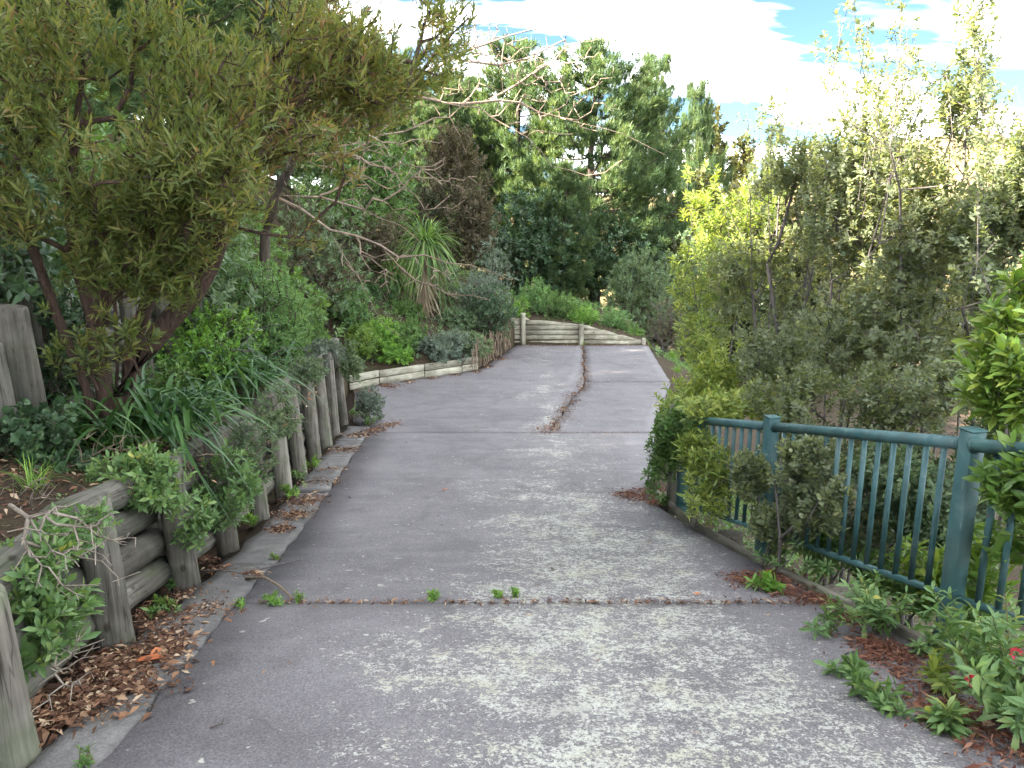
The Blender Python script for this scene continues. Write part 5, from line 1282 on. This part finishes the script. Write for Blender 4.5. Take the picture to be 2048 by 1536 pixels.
for k, (u, v, n, sp, lab) in enumerate([(480, 1214, 4, .06, 'little weed at the left end of the near joint'), (545, 1208, 6, .09, 'weed tuft in the near joint beside the bark strip'), (600, 1203, 5, .06, 'weed tuft at the tip of the bark strip'), (865, 1200, 6, .06, 'grassy tuft in the near joint left of the middle'),
                                   (1000, 1196, 5, .05, 'grassy tuft in the near joint at the middle'), (1030, 1195, 5, .05, 'weed tuft in the near joint just right of the middle'), (555, 1120, 4, .05, 'tiny weed on the edge of the concrete strip'), (170, 1528, 4, .05, 'dark green sprig at the bottom picture edge by the strip')]):
    b = gk(u, v); 
    herb('weed', lab, b, n, .045, sp, .035, .010, 'bright' if k != 7 else 'green', 950 + k, k=8, tm='d4', group=jg)
def grass_tuft(u, v, lab, seed, n=40, Ls=.3, b=None):
    r = np.random.default_rng(seed); b = gk(u, v) if b is None else b
    az = r.uniform(0, 6.28, n); B = b + np.stack([r.normal(0, .04, n), r.normal(0, .04, n), np.zeros(n)], 1)
    V, q, rn = straps(B, az, r.uniform(.6, 1.45, n), Ls * r.uniform(.5, 1.1, n), np.full(n, .006), r.uniform(.2, .6, n), 4, r)
    o = obj('grass_tuft', np_mesh('grass_tuft', V - b, None, q, rn), M['bright']); o.location = tuple(b); tag(o, lab, 'grass', 'grass tufts')
grass_tuft(1345, 715, 'grass tuft at the edge of the pad below the lime shrub', 971, 120, .45)
grass_tuft(1355, 745, 'grass tuft nearer along the edge of the pad below the lime shrub', 972, 90, .4)
grass_tuft(0, 0, 'wispy grass tuft on the terrace soil before the tree', 973, 50, .35, gz(75, 985, 4.3))
grass_tuft(1166, 690, 'green tuft at the foot of the middle post of the far wall', 974, 40, .2)

# ------------------------------------------------------------------ ground cover
def ground_cover(name, lab, xs, ys_, L, W, mat, seed, k=8, h=.10, tm='d4'):
    r = np.random.default_rng(seed); n = len(xs)
    keep = cloud_noise(np.stack([xs, ys_, xs * 0], 1), 2.2, seed) + r.normal(0, .3, n) > -.1
    xs, ys_ = xs[keep], ys_[keep]; n = len(xs)
    p_ = np.stack([xs, ys_, T(xs, ys_) + h * r.uniform(.3, 1.2, n)], 1)
    V, t, rn = shoots(p_, np.array([0, 0, 1.]) + r.normal(0, .45, (n, 3)), k, h * .8, .6, 1.5, L, W, tm, .3, .3, r, None, .6)
    b = p_.mean(0); o = obj(name, np_mesh(name, V - b, t, None, rn), M[mat]); o.location = tuple(b); tag(o, lab, 'ground cover', kind='stuff')
_g = np.random.default_rng(90)
yy_ = _g.uniform(2.8, 12, 2600); xx_ = RW(yy_) + .22 + _g.uniform(0, 1, 2600) ** 1.3 * 4.5
ground_cover('undergrowth', 'dark leafy undergrowth on the slope behind the green fence', xx_, yy_, .065, .032, 'green', 91, 9, .28, 'dia')
yy_ = _g.uniform(5.5, 13.5, 1500); xx_ = LW(yy_) - .42 - _g.uniform(0, 1, 1500) * 1.1
ground_cover('ground_cover', 'low green herbs covering the terrace behind the wall posts', xx_, yy_, .05, .024, 'bright', 92, 8, .14)
yy_ = _g.uniform(14, 26, 3800); xx_ = LW(yy_) - .25 - _g.uniform(0, 1, 3800) * 4.5
ground_cover('ground_cover', 'mixed low weeds on the bank above the flower bed', xx_, yy_, .08, .035, 'olive', 93, 8, .16, 'dia')
yy_ = _g.uniform(3, 14, 2600); xx_ = LW(yy_) - 2.1 - _g.uniform(0, 1, 2600) * 5
ground_cover('ground_cover', 'low growth on the hillside above the terrace posts', xx_, yy_, .08, .035, 'green', 94, 8, .25, 'dia')
yy_ = _g.uniform(23.3, 34, 2600); xx_ = _g.uniform(-3, 12, 2600)
ground_cover('ground_cover', 'weeds on the ground beyond the far board wall', xx_, yy_, .10, .04, 'feather', 95, 8, .25, 'dia')

# ------------------------------------------------------------------ litter
def litter(name, lab, centers, n, L, W, mat, seed, sp=.08, tilt=.35, tm='d4', zf=None, dz=.008):
    r = np.random.default_rng(seed)
    c = np.array(centers, float)                        # (x, y, spread)
    i = r.integers(0, len(c), n)
    x = c[i, 0] + r.normal(0, 1, n) * c[i, 2]; y = c[i, 1] + r.normal(0, 1, n) * c[i, 2] * 1.2
    z = (D(y) if zf is None else zf(x, y)) + dz + np.abs(r.normal(0, .008, n))
    az = r.uniform(0, 6.28, n)
    d = np.stack([np.cos(az), np.sin(az), r.normal(0, tilt * .5, n)], 1)
    nn = np.stack([r.normal(0, tilt, n), r.normal(0, tilt, n), np.ones(n)], 1)
    m = r.uniform(0, 1, n) < .5
    big = np.where(m, r.uniform(.15, .45, n), np.exp(r.normal(-.15, .3, n)))
    V, t, rn = leaves(np.stack([x, y, z], 1), d, nn, L * big, W * big * r.uniform(.5, 1.4, n), tm, .35, np.where(m, r.uniform(0, .55, n), r.uniform(0, 1, n)), r)
    b = np.array([c[:, 0].mean(), c[:, 1].mean(), float(D(c[:, 1].mean()))])
    o = obj(name, np_mesh(name, V - b, t, None, rn), M[mat]); o.location = tuple(b)
    return tag(o, lab, 'litter', kind='stuff')
def gp(u, v, s): p = G(u, v); return (p[0], p[1], s)
litter('leaf_litter', 'fallen brown leaves heaped on the strip by the nearest post', [gp(200, 1400, .12), gp(290, 1310, .12), gp(250, 1370, .13), gp(120, 1400, .10), gp(330, 1300, .06), gp(90, 1440, .08), gp(330, 1280, .07), gp(230, 1330, .10)], 3600, .055, .021, 'litter', 1001)
litter('leaf_litter', 'thin brown debris on the strip between the first whole posts', [gp(400, 1230, .09), gp(300, 1225, .08), gp(440, 1140, .05), gp(380, 1190, .08), gp(330, 1250, .06), gp(410, 1120, .05), gp(500, 1150, .04), gp(350, 1240, .09), gp(420, 1215, .07)], 2400, .045, .013, 'litter', 1002)
litter('leaf_litter', 'brown leaves drifted on the strip past the third post', [gp(590, 1030, .10), gp(610, 1000, .12), gp(645, 965, .12), gp(560, 1060, .06), gp(660, 940, .10), gp(690, 900, .12), gp(720, 870, .12), gp(780, 850, .1), gp(750, 860, .1)], 3800, .055, .021, 'litter', 1003)
litter('leaf_litter', 'red-brown mulch drift by the far end post of the fence', [gp(1290, 995, .14), gp(1260, 990, .10), gp(1320, 1005, .07), gp(1310, 985, .1)], 2400, .05, .014, 'mulch', 1004)
litter('leaf_litter', 'red-brown mulch round the pale rosette by the kerb', [gp(1530, 1165, .10), gp(1590, 1190, .10), gp(1560, 1150, .08), gp(1490, 1160, .08), gp(1640, 1200, .05)], 2600, .05, .011, 'mulch', 1005)
litter('leaf_litter', 'red-brown mulch along the kerb before the near fence post', [gp(1800, 1330, .12), gp(1750, 1290, .07), gp(1860, 1370, .12), gp(1780, 1310, .08), gp(1930, 1440, .10), gp(2010, 1500, .10), gp(1700, 1240, .06), gp(1900, 1420, .07)], 4200, .05, .011, 'mulch', 1006)
litter('leaf_litter', 'orange-brown leaves caught in the long joint of the parking pad', [(jl(y) + .0, y, .03 + .085 * abs(math.sin(y * 1.9)) * (y < 19)) for y in np.linspace(y2, 22.4, 34)] + [gp(1100, 856, .10), gp(1075, 858, .08), gp(1130, 818, .12)], 3200, .048, .021, 'litter', 1007)
litter('leaf_litter', 'brown leaves along the foot of the timber edging', [(x, y - .10, .10) for (x, y) in [(-3.3, 16.8), (-2.9, 17.3), (-2.4, 17.7), (-1.9, 18.1), (-1.4, 18.5), (-.9, 18.9), (-.6, 19.6), (-.3, 20.6), (-3.2, 16.6), (-2.7, 17.1)]], 2000, .06, .024, 'litter', 1008)
litter('leaf_litter', 'brown leaves along the foot of the far board wall', [(x, 22.72, .07) for x in np.linspace(.3, 4.0, 20)], 900, .06, .024, 'litter', 1009)
litter('leaf_litter', 'dead bits caught in the near crossing joint', [(x, y1 + .01 * math.sin(x * 9), .014) for x in np.linspace(-1.6, 2.0, 40)], 1100, .04, .010, 'litter', 1010)
litter('leaf_litter', 'dead bits caught in the far crossing joint', [(x, y2, .03) for x in np.linspace(.7, 2.5, 24)], 260, .04, .014, 'litter', 1011)
litter('leaf_litter', 'small leaves strewn thinly over the concrete', [(rng.uniform(-1.6, 2.0), rng.uniform(2.6, 13), .25) for _ in range(90)] + [gp(1010, 775, .2), gp(1020, 770, .12)], 170, .035, .012, 'litter', 1012, tilt=.15)
def soilz(x, y): return T(x, y)
tc_ = [(x, y, .22) for x, y in zip(rng.uniform(-3.7, -2.5, 80), rng.uniform(2.2, 9.5, 80))]
litter('leaf_litter', 'dead leaves and bark covering the terrace soil behind the wall', tc_, 5200, .06, .02, 'litter', 1013, zf=lambda x, y: np.where(x < LW(y) - .33, T(x, y), WT(y) - .06), dz=.01)
litter('leaf_litter', 'dry stalks strewn on the terrace soil behind the wall', tc_, 900, .20, .007, 'straw', 1014, zf=lambda x, y: np.where(x < LW(y) - .33, T(x, y), WT(y) - .06), dz=.02, tm='dia')
# single leaves and sticks one can point to
def single_leaf(name, u, v, L, W, az, mat, lab, seed, tm='d8', tilt=.2, dz=.012):
    r = np.random.default_rng(seed); b = G(u, v) + np.array([0, 0, dz])
    V, t, rn = leaves(b[None], np.array([[math.cos(az), math.sin(az), .08]]), np.array([[r.normal(0, tilt), r.normal(0, tilt), 1.]]), L, W, tm, .15, None, r)
    o = obj(name, np_mesh(name, V - b, t, None, rn), M[mat]); o.location = tuple(b); tag(o, lab, 'leaf')
single_leaf('fallen_leaf', 882, 982, .09, .04, .2, 'orange', 'single orange leaf lying alone in the middle of the drive', 1)
single_leaf('fallen_leaf', 265, 1330, .16, .05, .5, 'orange', 'large orange leaf on the litter by the nearest whole post', 2)
single_leaf('fallen_leaf', 300, 1318, .10, .045, 1.3, 'orange', 'reddish leaf beside the large orange leaf', 3)
single_leaf('fallen_leaf', 1925, 1468, .085, .06, -.2, 'tan', 'tan lobed leaf on mulch below the valerian', 4)
single_leaf('fallen_leaf', 1965, 1458, .075, .05, .5, 'tan', 'tan curled leaf next to the lobed leaf', 5)
single_leaf('fallen_leaf', 400, 1250, .06, .035, .1, 'tan', 'pale leaf on the strip right of the nearest whole post', 6)
single_leaf('fallen_leaf', 228, 1300, .06, .035, .6, 'tan', 'pale leaf at the foot of the nearest whole post', 7)
single_leaf('fallen_leaf', 1386, 1191, .05, .02, 0, 'orange', 'thin reddish leaf on the near joint toward the kerb', 8)
def stick(pts, r0, mat, lab, name='stick'):
    p = np.array([G(u, v) + np.array([0, 0, dz]) for u, v, dz in pts]); b = p[0].copy()
    V, t, q = tube(p, np.linspace(r0, r0 * .5, len(p)), 6); o = obj(name, np_mesh(name, V - b, t, q, smooth=True), M[mat]); o.location = tuple(b); tag(o, lab, 'stick')
stick([(492, 1163, .02), (530, 1168, .05), (560, 1182, .035), (585, 1200, .01)], .012, 'bark_skirt', 'curved brown bark strip lying across the strip edge', 'bark_strip')
stick([(520, 1143, .015), (560, 1133, .02), (602, 1122, .012)], .006, 'bark_grey', 'thin straight grey twig pointing onto the drive')
stick([(395, 1148, .02), (440, 1145, .02), (480, 1150, .015)], .006, 'bark_grey', 'thin twig lying along the strip past the second post')
stick([(1690, 1312, .01), (1720, 1304, .012), (1742, 1290, .01)], .004, 'bark_dark', 'thin dark twig on the concrete beside the trailing weed')
stick([(420, 1460, .008), (445, 1452, .01), (448, 1440, .01)], .003, 'bark_dark', 'tiny dark twig on bare concrete at the near left')
